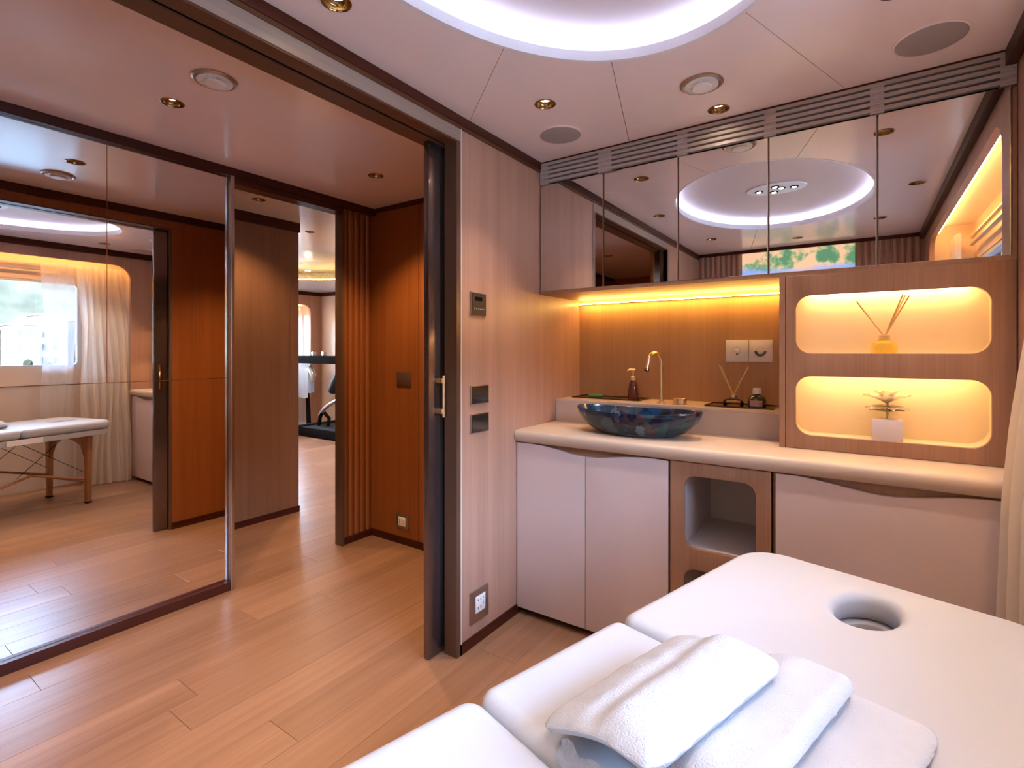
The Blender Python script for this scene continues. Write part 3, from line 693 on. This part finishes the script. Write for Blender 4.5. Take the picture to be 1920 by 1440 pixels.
boxes('side_panel', [(.736, .750, YL + .0205, -.002, .035, .8195)], M['cab'], t); boxes('side_panel', [(1.080, 1.094, YL + .0205, -.002, .035, .8195)], M['cab'], t)
box('plinth', (.736, 1.094, YL + .06, -.01, 0, .0345), M['black'], t)

# ------------------------------------------------------------------ niche cabinet
YN = -.450
t = thing('niche_cabinet', 'oak cabinet with two glowing rounded niches standing on the worktop', 'cabinet', (1.42, -.23, ZC))
NI = [(1.152, 1.709, 1.243, 1.463), (1.152, 1.709, .932, 1.156)]
lo = [rrect(1.118, XR - .003, ZC + .001, 1.5405, .002, 2)] + [rrect(a, b, c, d, .052) for a, b, c, d in NI]
plate('face_frame', lo, .018, lambda x, z, d: (x, YN + .009 + d, z), M['cab'], t, bevel=.0015)
boxes('side_panel', [(1.096, 1.1165, YN - .001, -.002, ZC + .001, 1.5405)], M['cab'], t)
for a, b, c, d in NI:
    e_ = .016; yb = YN + .15
    bm = bmesh.new(); L0 = rrect(a - e_, b + e_, c - e_ * .3, d + e_, .06)
    loft(bm, [[(x, YN + .0185, z) for x, z in L0], [(x, yb, z) for x, z in L0]], True, cap0=False)
    fin('niche_liner', bm, M['liner'], t, 40)
    L1 = rrect(a - .011, b + .011, c - .002, d + .011, .058); L2 = rrect(a - .005, b + .005, c + .001, d + .005, .054)
    bm = bmesh.new()
    zt = d - .03
    yl_ = YN + (.118 if c > 1.2 else .085)
    bbox(bm, (a + .03, b - .03, yl_, yl_ + .010, d + .009, d + .0145))
    fin('led_strip', bm, M['niche_led'], t)

# ------------------------------------------------------------------ vessel basin
t = thing('vessel_basin', 'oval blue agate bowl basin standing on the cream worktop', 'sink', (.525, -.475, ZC))
bm = bmesh.new()
prof = [(.30, .0), (.50, .001), (.62, .007), (.74, .020), (.85, .040), (.93, .064), (.98, .090), (1.0, .108), (.985, .112), (.96, .107), (.92, .082), (.80, .048), (.55, .026), (.2, .020)]
n_ = 56
def brim(a): return .010 * math.cos(2 * a) 
loft(bm, [[(.525 + .288 * r_ * math.cos(2 * PI * i / n_), -.475 + .150 * (r_ ** .8) * math.sin(2 * PI * i / n_), ZC + .0005 + z * (1 + .055 * math.cos(4 * PI * i / n_))) for i in range(n_)] for r_, z in prof])
fin('bowl', bm, M['agate'], t, 60)
lathe('drain', [(.02, .0255), (.02, .0285), (.012, .030)], (.525, -.475, ZC), M['gold'], t, 20)

# ------------------------------------------------------------------ tap and bits on the ledge
fx, fy = .552, -.215
t = thing('basin_tap', 'slim brushed gold gooseneck tap rising from the ledge behind the basin', 'tap', (fx, fy, ZL))
lathe('base', [(.022, 0.0005), (.022, .004), (.012, .006)], (fx, fy, ZL), M['gold'], t, 24)
dv = Vector((-.30, -.95, 0)).normalized(); pts = [Vector((fx, fy, ZL + .004)), Vector((fx, fy, ZL + .195))]
R_ = .050
for k in range(1, 13):
    a = PI * k / 12 * .93
    pts.append(Vector((fx, fy, ZL + .195)) + dv * (R_ - R_ * math.cos(a)) + Vector((0, 0, R_ * math.sin(a))))
dl = (pts[-1] - pts[-2]).normalized(); pts.append(pts[-1] + dl * .035)
tube('spout', pts, .0095, M['gold'], t, 14)
tube('nozzle', [pts[-1] + dl * .0005, pts[-1] + dl * .012], .0125, M['gold_dark'], t, 14)
kx, ky = .640, -.205
t = thing('tap_knob', 'short round gold control knob right of the tap', 'tap', (kx, ky, ZL))
lathe('knob', [(.033, .002), (.033, .028), (.031, .030)], (kx, ky, ZL), M['gold'], t, 28); lathe('base', [(.035, .0004), (.035, .0019)], (kx, ky, ZL), M['gold_dark'], t, 28)
def tray(x0, x1, y0, y1, lab):
    t = thing('tray', lab, 'tray', ((x0 + x1) / 2, (y0 + y1) / 2, ZL))
    plate('tray_base', [rrect(x0, x1, y0, y1, .004, 2)], .003, lambda x, y, z: (x, y, ZL + .002 + z), M['tray'], t)
    boxes('tray_rim', [(x0, x1, y0, y0 + .004, ZL + .0036, ZL + .007), (x0, x1, y1 - .004, y1, ZL + .0036, ZL + .007), (x0, x0 + .004, y0 + .004, y1 - .004, ZL + .0036, ZL + .007), (x1 - .004, x1, y0 + .004, y1 - .004, ZL + .0036, ZL + .007)], M['tray'], t)
tray(.045, .43, -.185, -.03, 'dark red brown tray at the left end of the ledge under the soap pump')
tray(.76, 1.05, -.235, -.06, 'dark red brown tray at the right end of the ledge under the diffuser')
ZT = ZL + .0040
sx_, sy_ = .375, -.125
t = thing('soap_dispenser', 'tapered amber soap bottle with gold pump on the left tray', 'soap dispenser', (sx_, sy_, ZT))
lathe('bottle', [(.029, 0), (.030, .004), (.026, .05), (.021, .085), (.014, .095), (.012, .1)], (sx_, sy_, ZT), M['amber'], t, 24)
lathe('collar', [(.014, .1002), (.014, .118), (.007, .121), (.006, .122)], (sx_, sy_, ZT), M['gold'], t, 20)
tube('pump', [(sx_, sy_, ZT + .1215), (sx_, sy_, ZT + .150)], .0035, M['gold'], t)
tube('nozzle', [(sx_ + .006, sy_ + .006, ZT + .1525), (sx_ - .012, sy_ - .014, ZT + .1545), (sx_ - .022, sy_ - .026, ZT + .150)], [.006, .0055, .003], M['gold'], t)
t = box('soap_bar', (.115, .185, -.13, -.08, ZT, ZT + .012), M['soap'], w=.004); tag(t, 'green soap bar lying in the left tray', 'soap')
rx_, ry_ = .872, -.165
def diffuser(x, y, z, s, gm, reeds, lab, prof, neckz, cr_):
    t = thing('reed_diffuser', lab, 'diffuser', (x, y, z))
    lathe('bottle', [(r_ * s, h_ * s) for r_, h_ in prof], (x, y, z), gm, t, 28)
    lathe('collar', [(cr_ + .003, neckz - .012), (cr_ + .003, neckz), (cr_, neckz + .001)], (x, y, z), M['gold'] if cr_ < .013 else M['reed'], t, 20)
    for (dx, dy, dz) in reeds: tube('reed', [(x + dx * .04, y + dy * .04, z + neckz + .0005), (x + dx, y + dy, z + neckz + dz)], .0026, M['reed'], t, 7)
diffuser(rx_, ry_, ZT, 1.0, M['clear'], [(-.065, .01, .135), (-.057, .012, .13), (.062, .012, .13)], 'clear glass reed diffuser with two spread reed bundles on the right tray',
         [(.043, 0), (.045, .004), (.044, .020), (.036, .028), (.016, .034), (.015, .05)], .0505, .012)
bx, by = .972, -.17
t = thing('oil_bottle', 'small dark green bottle with white cap and pink label on the right tray', 'bottle', (bx, by, ZT))
lathe('bottle', [(.036, 0), (.038, .004), (.038, .032), (.030, .046), (.015, .054), (.014, .058)], (bx, by, ZT), M['green_glass'], t, 28)
lathe('cap', [(.017, .0583), (.018, .060), (.0165, .082), (.014, .084)], (bx, by, ZT), M['white'], t, 24)
bm = bmesh.new()
aa = [math.radians(a) for a in range(230, 316, 7)]
loft(bm, [[(bx + .0386 * math.cos(a), by + .0386 * math.sin(a), ZT + z) for a in aa] for z in (.004, .031)], closed=False)
fin('label_patch', bm, M['label_pink'], t, 60)
# twin socket plates on the splashback
for i, (x0, x1) in enumerate(((.807, .9095), (.9115, 1.014))):
    t = thing('wall_socket', ('pale square socket, left of the pair on the splashback', 'pale square socket with dark half ring, right of the pair on the splashback')[i], 'socket', ((x0 + x1) / 2, 0, 1.253))
    cx_ = (x0 + x1) / 2
    box('plate', (x0, x1, -.010, -.0005, 1.200, 1.306), M['white'], t, w=.0015)
    YZ = lambda c: None
    bm = bmesh.new(); loft(bm, [[(cx_ + r_ * math.cos(2 * PI * k / 24), -.010 - h_, 1.250 + r_ * math.sin(2 * PI * k / 24)) for k in range(24)] for r_, h_ in ((.026, .0), (.026, .003), (.021, .003), (.020, .0005))], True, cap0=False, cap1=True)
    fin('socket_ring', bm, M['white'], t, 40)
    bm = bmesh.new(); loft(bm, [[(cx_ + r_ * math.cos(2 * PI * k / 20), -.0106 - h_, 1.252 + r_ * math.sin(2 * PI * k / 20)) for k in range(20)] for r_, h_ in ((.011, 0), (.012, .008), (.009, .010), (.0, .0101))], True, cap0=False, cap1=False)
    fin('knob', bm, M['white'], t, 40)
    if i == 0: box('pin_slot', (cx_ - .004, cx_ + .004, -.0112, -.0108, 1.232, 1.240), M['bronze'], t)
    else:
        a_ = [math.radians(180 + 180 * k / 14) for k in range(15)]
        plate('dark_arc', [[(cx_ + .0265 * math.cos(a), 1.252 + .0265 * math.sin(a)) for a in a_] + [(cx_ + .0135 * math.cos(a), 1.250 + .0135 * math.sin(a)) for a in a_[::-1]]], .002, lambda x, z, d: (x, -.0142 + d, z), M['tray'], t)
# niche ornaments
diffuser(1.430, -.375, 1.2392, 1.0, M['yellow_glass'], [(-.085, .012, .13), (.055, .01, .148), (.073, .012, .142), (.062, .03, .145)], 'round yellow reed diffuser in the upper glowing niche',
         [(.036, 0), (.0385, .003), (.0385, .030), (.034, .042), (.018, .050), (.016, .068)], .070, .0155)
px_, py_, pz_ = 1.437, -.375, .9274
t = thing('potted_flower', 'small grey white square pot with pale petals in the lower glowing niche', 'plant', (px_, py_, pz_))
box('pot', (px_ - .045, px_ + .045, py_ - .045, py_ + .045, pz_ + .0005, pz_ + .078), M['pot'], t, w=.004)
tube('stem', [(px_, py_, pz_ + .0782), (px_ + .003, py_, pz_ + .12), (px_, py_, pz_ + .15)], .004, M['leaf'], t, 7)
def petal(name, c, az, el, L, wd, mat):
    bm = bmesh.new(); rows = []
    for i in range(7):
        u = i / 6; w_ = wd * math.sin(PI * min(u * .93 + .05, 1)) ** .7 + .001
        rows.append([(L * u, w_ * s, .10 * L * (s * s) - .25 * L * u * u) for s in (-1, -.5, 0, .5, 1)])
    loft(bm, rows, closed=False)
    R = Matrix.Translation(c) @ Matrix.Rotation(az, 4, 'Z') @ Matrix.Rotation(-el, 4, 'Y')
    for v in bm.verts: v.co = R @ v.co
    bmesh.ops.solidify(bm, geom=bm.faces[:], thickness=.0012)
    fin(name, bm, mat, t, 60)
for i in range(6): petal('petal', (px_, py_, pz_ + .132), i * 2 * PI / 6 + .3, .60, .078, .026, M['petal'])
for i in range(6): petal('petal', (px_, py_, pz_ + .118), i * 2 * PI / 6 + .8, .15, .066, .024, M['petal'])
for i in range(5): petal('petal', (px_, py_, pz_ + .136), i * 2 * PI / 5 + .8, 1.05, .058, .020, M['petal'])
for i in range(4): petal('leaf', (px_, py_, pz_ + .100), i * PI / 2 + .1, .35, .052, .014, M['leaf'])

# ------------------------------------------------------------------ massage table
U = Vector((.267, .964)).normalized(); V = Vector((U.y, -U.x))
def tp(u, v, z): return (U.x * u + V.x * v, U.y * u + V.y * v, z)
def tp2(u, v): return (U.x * u + V.x * v, U.y * u + V.y * v)
V0, V1, U0 = 1.325, 1.985, -.682
MT = thing('massage_table', 'white padded three part massage table on brown wooden legs with a face hole', 'massage table', (*tp2(-1.6, 1.655), 0))
ZTOP = .672
def cushion(u1, u2, holes=(), rh=.11, rf=.03):
    # rounded corners: rh at the head end, rf elsewhere
    pts = []
    for cu, cv_, a0, r_ in ((u1 - rh, V1 - rh, 0, rh), (u1 - rh, V0 + rh, 90, rh)):
        pass
    def corner(cu, cv_, a, r_):
        return [(cu + r_ * math.cos(math.radians(a + 90 * i / 8)), cv_ + r_ * math.sin(math.radians(a + 90 * i / 8))) for i in range(9)]
    lp = corner(u1 - rh, V1 - rh, 0, rh) [::1]
    lp = [(u, v) for u, v in lp]
    lp2 = corner(u2 + rf, V1 - rf, 90, rf); lp3 = corner(u2 + rf, V0 + rf, 180, rf); lp4 = corner(u1 - rh, V0 + rh, 270, rh)
    lp = lp + lp2 + lp3 + lp4
    c = plate('cushion', [lp] + list(holes), .066, lambda u, v, z: tp(u, v, ZTOP - .033 + z), M['leather'], MT, bevel=.024, smooth=60)
    i_ = .010
    sl = [(u + (-i_ if u > (u1 + u2) / 2 else i_), v + (-i_ if v > 1.655 else i_)) for u, v in lp]
    hh = [[(cc[0] + (u - cc[0]) * .93, cc[1] + (v - cc[1]) * .93) for u, v in h] for h in holes for cc in [(sum(p[0] for p in h) / len(h), sum(p[1] for p in h) / len(h))]]
    plate('deck', [sl] + hh, .044, lambda u, v, z: tp(u, v, ZTOP - .0885 + z), M['leather'], MT, bevel=.004, smooth=60)
    return c
hole = circ(-.878, 1.668, .088, 36, .058)
cushion(U0, -1.325, [hole], .11, .035)
cushion(-1.329, -1.712, (), .03, .03)
cushion(-1.716, -2.54, (), .035, .10)
hr = [circ(-.878, 1.668, .088 * .93, 36, .058 * .93), circ(-.878, 1.668, .088 * .89, 36, .058 * .87)]
plate('hole_rim', hr, .006, lambda u, v, z: tp(u, v, ZTOP - .1140 + z), M['blackm'], MT)
def leg(u, v):
    lg = thing_leg = None
    bm = bmesh.new()
    loft(bm, [[tp(u - .016, v - .019, 0.012), tp(u + .016, v - .019, 0.012), tp(u + .016, v + .019, 0.012), tp(u - .016, v + .019, 0.012)],
              [tp(u - .020, v - .026, .56), tp(u + .020, v - .026, .56), tp(u + .020, v + .026, .56), tp(u - .020, v + .026, .56)]])
    bev(bm, .003, 2); o = fin('leg', bm, M['beech'], MT, 40)
    bm = bmesh.new(); loft(bm, [[tp(u - .018, v - .021, 0.0), tp(u + .018, v - .021, 0.0), tp(u + .018, v + .021, 0.0), tp(u - .018, v + .021, 0.0)], [tp(u - .018, v - .021, .0118), tp(u + .018, v - .021, .0118), tp(u + .018, v + .021, .0118), tp(u - .018, v + .021, .0118)]])
    fin('foot_pad', bm, M['rubber'], o)
LV = (1.415, 1.905)
for u in (-.84, -1.62, -2.38):
    for v in LV: leg(u, v)
    # arched apron between the pair
    a, b = LV[0] + .027, LV[1] - .027
    lp = [(a, .36), (a + .03, .41), (a + .055, .47)] + [(a + .055 + (b - a - .11) * (i / 12), .47 + .045 * math.sin(PI * i / 12)) for i in range(1, 12)] + [(b - .055, .47), (b - .03, .41), (b, .36), (b, .56), (a, .56)]
    plate('apron', [lp], .018, lambda v, z, d: tp(u + d, v, z), M['beech'], MT, bevel=.002)
for v, s in ((LV[0], -1), (LV[1], 1)):
    tube('brace', [tp(-.862, v + .012 * s * -1, .20), tp(-1.20, v - .05 * s, .30), tp(-1.598, v + .012 * s * -1, .20)], .010, M['beech'], MT, 8)
    tube('cable', [tp(-.865, v + .014 * -s, .26), tp(-1.28, v + .02 * -s, .556)], .0022, M['blackm'], MT, 6)
    tube('cable', [tp(-1.30, v + .03 * -s, .30), tp(-1.0, v + .03 * -s, .556)], .0022, M['blackm'], MT, 6)
tube('cross_bar', [tp(-.84, LV[0] + .024, .17), tp(-.84, LV[1] - .024, .17)], .009, M['beech'], MT, 8)
bm = bmesh.new()
hx = (V0 + .002)
loft(bm, [[tp(-1.20, hx, .566), tp(-1.42, hx, .566), tp(-1.42, hx, .606), tp(-1.20, hx, .606)], [tp(-1.20, hx - .006, .566), tp(-1.42, hx - .006, .566), tp(-1.42, hx - .006, .606), tp(-1.20, hx - .006, .606)]])
fin('side_bracket', bm, M['white'], MT)

# ------------------------------------------------------------------ towels
def sst(x): x = max(0, min(1, x)); return x * x * (3 - 2 * x)
def towel(u0, u1, v0, v1, t_, base, lab, r=.05, seed=0, puff=.012, skew=0.0, crease=False):
    T = thing('folded_towel', lab, 'towel', (*tp2((u0 + u1) / 2, (v0 + v1) / 2), ZTOP), group='white towels on the massage table')
    bm = bmesh.new(); NU, NV = 44, 34
    def shape(a, b):     # unit square to rounded slab
        uu = (u0 + u1) / 2 + (u1 - u0) / 2 * a; vv = (v0 + v1) / 2 + (v1 - v0) / 2 * b + skew * a
        e = max(abs(a), abs(b))
        ea = abs(a) ** 5 + abs(b) ** 5
        edge = max(0.0, 1 - ea) ** .42
        nz_ = noise.noise((uu * 11 + seed, vv * 11, seed)) * .006 + noise.noise((uu * 34 + seed, vv * 30, 3 + seed)) * .002
        if e > .97:
            uu += noise.noise((uu * 60, vv * 60, seed)) * .003; vv += noise.noise((uu * 60, vv * 60, 9 + seed)) * .003
        return uu, vv, edge, nz_
    g = {}
    for lay in (0, 1):
        for i in range(NU + 1):
            for j in range(NV + 1):
                a, b = -1 + 2 * i / NU, -1 + 2 * j / NV
                # round the outline
                k = 1.0
                if abs(a) > .75 and abs(b) > .75:
                    da, db = (abs(a) - .75) / .25, (abs(b) - .75) / .25; q = math.hypot(da, db); mxx = max(da, db)
                    if q > 0: da, db = da * mxx / q, db * mxx / q
                    a = math.copysign(.75 + .25 * da, a); b = math.copysign(.75 + .25 * db, b)
                ea_a, ea_b = -1 + 2 * i / NU, -1 + 2 * j / NV
                uu, vv, _, nz_ = shape(a, b)
                m_ = max(abs(ea_a), abs(ea_b)); edge = math.sqrt(max(0.0, 1 - max(0, (m_ - .80) / .20) ** 2))
                zb = base(uu, vv); tt = t_ * (.55 + .45 * edge) + nz_ * edge + puff * (1 - abs(b) ** 2) * (1 - abs(a) ** 4) * .6
                if crease: tt -= .007 * math.exp(-((b + .12 + .1 * a) / .16) ** 2) * edge
                zt = zb + t_ * .5 + (tt - t_ * .5) * edge
                z = zt if lay else zb + t_ * .5 * (1 - edge) * .98
                g[lay, i, j] = bm.verts.new(tp(uu, vv, z))
    for lay in (0, 1):
        for i in range(NU):
            for j in range(NV): bm.faces.new((g[lay, i, j], g[lay, i + 1, j], g[lay, i + 1, j + 1], g[lay, i, j + 1]))
    per = [(i, 0) for i in range(NU)] + [(NU, j) for j in range(NV)] + [(i, NV) for i in range(NU, 0, -1)] + [(0, j) for j in range(NV, 0, -1)]
    for k in range(len(per)):
        a, b = per[k], per[(k + 1) % len(per)]
        bm.faces.new((g[0, a[0], a[1]], g[0, b[0], b[1]], g[1, b[0], b[1]], g[1, a[0], a[1]]))
    fin('cloth', bm, M['towel'], T, 80)
    return T
ZB = ZTOP + .0008
T3 = towel(-1.60, -1.245, 1.70, 1.866, .018, lambda u, v: ZB, 'thin white folded towel, rightmost of the three on the table', seed=3, puff=.006)
T2 = towel(-1.64, -1.265, 1.585, 1.765, .030, lambda u, v: ZB + .0275 * sst((v - 1.60) / .09), 'plump white folded towel, middle of the three on the table', seed=5, puff=.010)
T1 = towel(-1.715, -1.37, 1.488, 1.690, .033, lambda u, v: ZB + .064 * sst((v - 1.43) / .20), 'top white folded towel with a creased middle, leftmost of the three on the table', seed=8, puff=.012, skew=.006, crease=True)
bm = bmesh.new()
rows = []
for i in range(15):
    v = 1.53 + .13 * i / 14
    rows.append([tp(-1.716 - .010 * math.cos(PI * k / 6) * (.6 + .3 * math.sin(i)), v, ZB + .006 + .028 * k / 6 + .005 * math.sin(i * 1.3 + k)) for k in range(7)])
loft(bm, rows, closed=False); bmesh.ops.solidify(bm, geom=bm.faces[:], thickness=.004)
fin('inner_fold', bm, M['towel'], T1, 80)

# ------------------------------------------------------------------ curtains
def curtain(name, lab, y0, y1, xf, z0, z1, folds, amp, mat, sgn=1, ph=0, group=None, nz=30, spread=None):
    bm = bmesh.new(); N = folds * 12; rows = []
    for k in range(nz + 1):
        z = z1 + (z0 - z1) * k / nz; row = []
        for i in range(N + 1):
            s = i / N
            f = .55 + .45 * min(1, k / nz * 2.0)
            yy = y0 + (y1 - y0) * s + .012 * math.sin(5 * z + 7 * s)
            if spread: yy = spread(s, z, yy)
            xx = xf(z, s) + sgn * amp * f * (math.sin(2 * PI * folds * s + ph + .5 * math.sin(2.2 * z)) + .3 * math.sin(2 * PI * folds * 2.3 * s + 1.3 * z))
            row.append((xx, yy, z))
        rows.append(row)
    loft(bm, rows, closed=False)
    o = fin(name, bm, mat, None, 80)
    return tag(o, lab, 'curtain', group)
def xcur(z, s):
    tab = [(0.0, 1.675), (.6, 1.69), (.85, 1.70), (1.06, 1.72), (1.4, 1.765), (1.8, 1.85), (2.08, 1.90)]
    for (a, xa), (b, xb) in zip(tab[:-1], tab[1:]):
        if z <= b + 1e-6: return xa + (xb - xa) * (z - a) / (b - a) + .10 * s * (1 - z / 2.2)
    return 1.90
curtain('curtain', 'gathered sheer beige curtain at the right edge, hanging beside the worktop', -.70, -1.05, xcur, .012, 2.055, 6, .020, M['curtain'], ph=.4)
curtain('curtain', 'single layer of sheer white curtain before the window, seen in the corridor mirror', -1.06, -1.29, lambda z, s: 1.93, .03, 2.055, 2, .012, M['sheer'])
curtain('curtain', 'gathered sheer beige curtain at the far end of the window recess', -2.78, -3.09, lambda z, s: 1.90 - .03 * (1 - z / 2.1), .012, 2.055, 6, .022, M['curtain'])

# ------------------------------------------------------------------ gym
gc = thing('cove_light', 'oval silver ceiling recess with warm edge light in the gym', 'ceiling light', (GC[0], GC[1], H2))
ell_ring('lip', [(0, H2 - .001), (0, H2 + .012), (.06, H2 + .012), (.06, H2 - .001)], M['ceil_gym'], gc, 80, GC[:2], GC[2], GC[3])
ell_ring('mosaic_band', [(.06, H2 + .012), (.06, H2 + .13), (.07, H2 + .13), (.07, H2 + .012)], M['greytex'], gc, 80, GC[:2], GC[2], GC[3])
plate('dome', [circ(GC[0], GC[1], GC[2] + .07, 80, GC[3] + .07)], .01, lambda x, y, z: (x, y, H2 + .136 + z), M['greytex'], gc)
ell_ring('led_strip', [(.004 + .005 * math.cos(a * PI / 3), H2 + .02 + .005 * math.sin(a * PI / 3)) for a in range(6)], M['warm_led'], gc, 80, GC[:2], GC[2], GC[3])
curtain('curtain', 'sheer pale curtain in the lit rounded recess of the gym window wall', 1.75, 2.46, lambda z, s: -6.47, .02, 1.99, 9, .025, M['sheer'])
for x, y, p_ in ((-4.3, 1.1, 60), (-3.2, -.05, 60), (-5.6, 0.1, 60)):  # unseen lamps added to brighten the gym
    li = bpy.data.lights.new('lamp', 'SPOT'); li.energy = p_; li.color = (1, .92, .86); li.spot_size = math.radians(120); li.spot_blend = .8; li.shadow_soft_size = .03
    o = thing('downlight', {-4.3: 'added fill lamp in the middle of the gym, beyond the doorway', -3.2: 'added fill lamp just inside the gym doorway', -5.6: 'added fill lamp beside the gym window wall'}[x], 'downlight', (x, y, H2), group='added gym lamps')
    lathe('trim_ring', [(.034, -.0005), (.041, -.0005), (.0415, -.003), (.034, -.004)], (x, y, H2), M['gold_dark'], o, 24, cap0=False, cap1=False)
    lathe('bulb', [(.0335, -.0005), (.0335, -.002)], (x, y, H2), M['lamp'], o, 18)
    lo_ = bpy.data.objects.new('lamp', li); COL.objects.link(lo_); lo_.parent = o; lo_.location = (0, 0, -.006)
t = thing('treadmill', 'dark treadmill with curved handrails standing in the gym beyond the doorway', 'treadmill', (-5.0, 2.1, 0))
box('deck', (-5.62, -4.45, 1.775, 2.62, .012, .13), M['blackm'], t, w=.01)
box('belt', (-5.50, -4.57, 1.79, 2.58, .1305, .136), M['rubber'], t, w=.002)
for x in (-5.57, -4.50):
    box('side_rail', (x - .045, x + .045, 1.79, 2.60, .1365, .155), M['rubber'], t, w=.004)
for x in (-5.70, -4.55): tube('upright', [(x, 2.05, .10), (x, 2.03, .6), (x, 2.02, 1.06)], [.035, .03, .03], M['blackm'], t, 10)
box('console', (-5.86, -4.50, 1.96, 2.08, 1.066, 1.185), M['blackm'], t, w=.012)
tube('handrail', [(-5.86, 1.98, 1.00), (-5.62, 1.96, 1.01), (-5.50, 1.95, .97), (-5.44, 1.95, .90), (-5.47, 1.95, .80)], [.035, .04, .045, .045, .03], M['silver'], t, 12)
tube('handrail', [(-4.45, 1.98, 1.00), (-4.62, 1.96, 1.01), (-4.70, 1.95, .95), (-4.72, 1.95, .86)], [.035, .04, .045, .03], M['silver'], t, 12)
for x in (-5.52, -5.27): box('bottle_holder', (x - .025, x + .025, 1.99, 2.04, 1.1855, 1.245), M['silver'], t, w=.004)
tube('pedal_arm', [(-5.36, 2.00, .30), (-5.27, 2.00, .38), (-5.12, 2.00, .47), (-4.92, 2.00, .55), (-4.7, 2.00, .56)], [.02, .028, .026, .026, .024], M['silver'], t, 10)
tube('motor_hood', [(-5.06, 2.0, .66), (-4.96, 2.0, .80), (-4.84, 2.0, 1.00)], [.06, .08, .06], M['rubber'], t, 12)
for a, b in ((-5.40, -5.30), (-5.18, -5.24)): tube('strut', [(a, 2.02, .135), (a + .03, 2.02, .26), (b, 2.0, .34)], .026, M['blackm'], t, 8)
bm = bmesh.new()
rows = [[(-6.22 + .28 * i / 6, 2.19 + .05 * math.cos(a) + .0, 1.035 if abs(a) < .3 else 0) for a in (0,)] for i in range(2)]
pr = [(1.905, .55), (1.903, .70), (1.905, .93), (1.915, 1.02), (1.95, 1.062), (1.985, 1.03), (2.01, .92), (2.012, .62)]
bm.free(); bm = bmesh.new()
loft(bm, [[(-5.80 + .30 * i / 10, y + .008 * math.sin(i * 1.7) * (1.06 - z), z + .01 * math.sin(i * .8) * (z < .75)) for y, z in pr] for i in range(11)], closed=False)
bmesh.ops.solidify(bm, geom=bm.faces[:], thickness=.006)
tag(fin('hand_towel', bm, M['towel'], None, 60), 'pale hand towel hung over the treadmill handrail in the gym', 'towel')

# ------------------------------------------------------------------ harbour outside the windows
sea = box('sea', (-900, 900, -900, 900, -4.2, -4.0), M['sea']); tag(sea, 'harbour water outside', kind='structure')
qy = box('quay', (95, 260, -160, 220, -4.0, -2.2), M['quay']); tag(qy, 'pale quay in front of the hillside town', kind='structure')
bm = bmesh.new()
g = [[bm.verts.new((170 + 11 * i, -300 + 20 * j, -2.3 + (0 if i == 0 else 1) * (max(0, 120 * sst(i / 11) * (.75 + .35 * noise.noise((i * .21, j * .16, 2))) + 5 * noise.noise((i * .9, j * .9, 4)))))) for j in range(38)] for i in range(18)]
for i in range(17):
    for j in range(37): bm.faces.new((g[i][j], g[i + 1][j], g[i + 1][j + 1], g[i][j + 1]))
tag(fin('hillside', bm, M['hill'], None, 60), 'green wooded hillside above the harbour town', kind='structure')
random.seed(11)
labs = ['broad white apartment block', 'narrow white tower block', 'low cream terrace block', 'stepped pale block', 'tall pale apartment block']
ORD = ['%s' % w for w in 'first second third fourth fifth sixth seventh eighth ninth tenth eleventh twelfth thirteenth fourteenth fifteenth sixteenth seventeenth eighteenth nineteenth twentieth'.split()]
yb_ = -12.0; idx = 0
while yb_ < 62:
    w_ = random.uniform(3.6, 6.2); hgt = random.uniform(7.5, 11.5); dep = 10; x0 = random.uniform(128, 142)
    t = thing('apartment_building', '%s building of the pale harbour row outside the window, counted from the stern' % ORD[idx], 'building', (x0, yb_ + w_ / 2, -2.2), group='harbour buildings')
    box('walls', (x0, x0 + dep, yb_, yb_ + w_, -2.2, hgt - 2.2), M['build'], t)
    wins = []
    zz = -1.2
    while zz < hgt - 4:
        yy = yb_ + .7
        while yy < yb_ + w_ - 1.2:
            wins.append((x0 - .08, x0 - .01, yy, yy + .8, zz, zz + 1.3)); yy += 1.7
        zz += 2.7
    o = boxes('windows', wins, M['winglass'], t); o['kind'] = 'stuff'
    box('roof_slab', (x0 - .3, x0 + dep + .3, yb_ - .3, yb_ + w_ + .3, hgt - 2.19, hgt - 1.8), M['build'], t)
    yb_ += w_ + random.uniform(.5, 2.2); idx += 1
for i in range(16):
    y = -8 + i * 4.3 + random.uniform(-1, 1); x = 116 + random.uniform(-3, 3); s = random.uniform(.45, .75)
    t = thing('quay_tree', 'small dark tree on the quay before the pale buildings', 'tree', (x, y, -2.2), group='quay trees')
    lathe('trunk', [(.15 * s, 0), (.1 * s, 1.6 * s)], (x, y, -2.2), M['tree'], t, 7)
    bm = bmesh.new(); bmesh.ops.create_icosphere(bm, subdivisions=2, radius=1.0 * s)
    for v in bm.verts: v.co *= 1 + .35 * noise.noise(v.co * 1.6 + Vector((i, 0, 0))); v.co += Vector((x, y, -2.2 + 2.3 * s))
    fin('crown', bm, M['tree'], t)
# window portal for the daylight sampling
for nm, loc, rot, sx, sz in (('portal', (XN + .12, (WY0 + WY1) / 2, (WZ0 + WZ1) / 2), (0, PI / 2, 0), WZ1 - WZ0, WY1 - WY0), ('portal', (-6.75, 1.5, 1.45), (0, -PI / 2, 0), .8, 1.6)):
    li = bpy.data.lights.new(nm, 'AREA'); li.shape = 'RECTANGLE'; li.size = sx; li.size_y = sz; li.cycles.is_portal = True
    o = bpy.data.objects.new(nm, li); COL.objects.link(o); o.location = loc; o.rotation_euler = rot
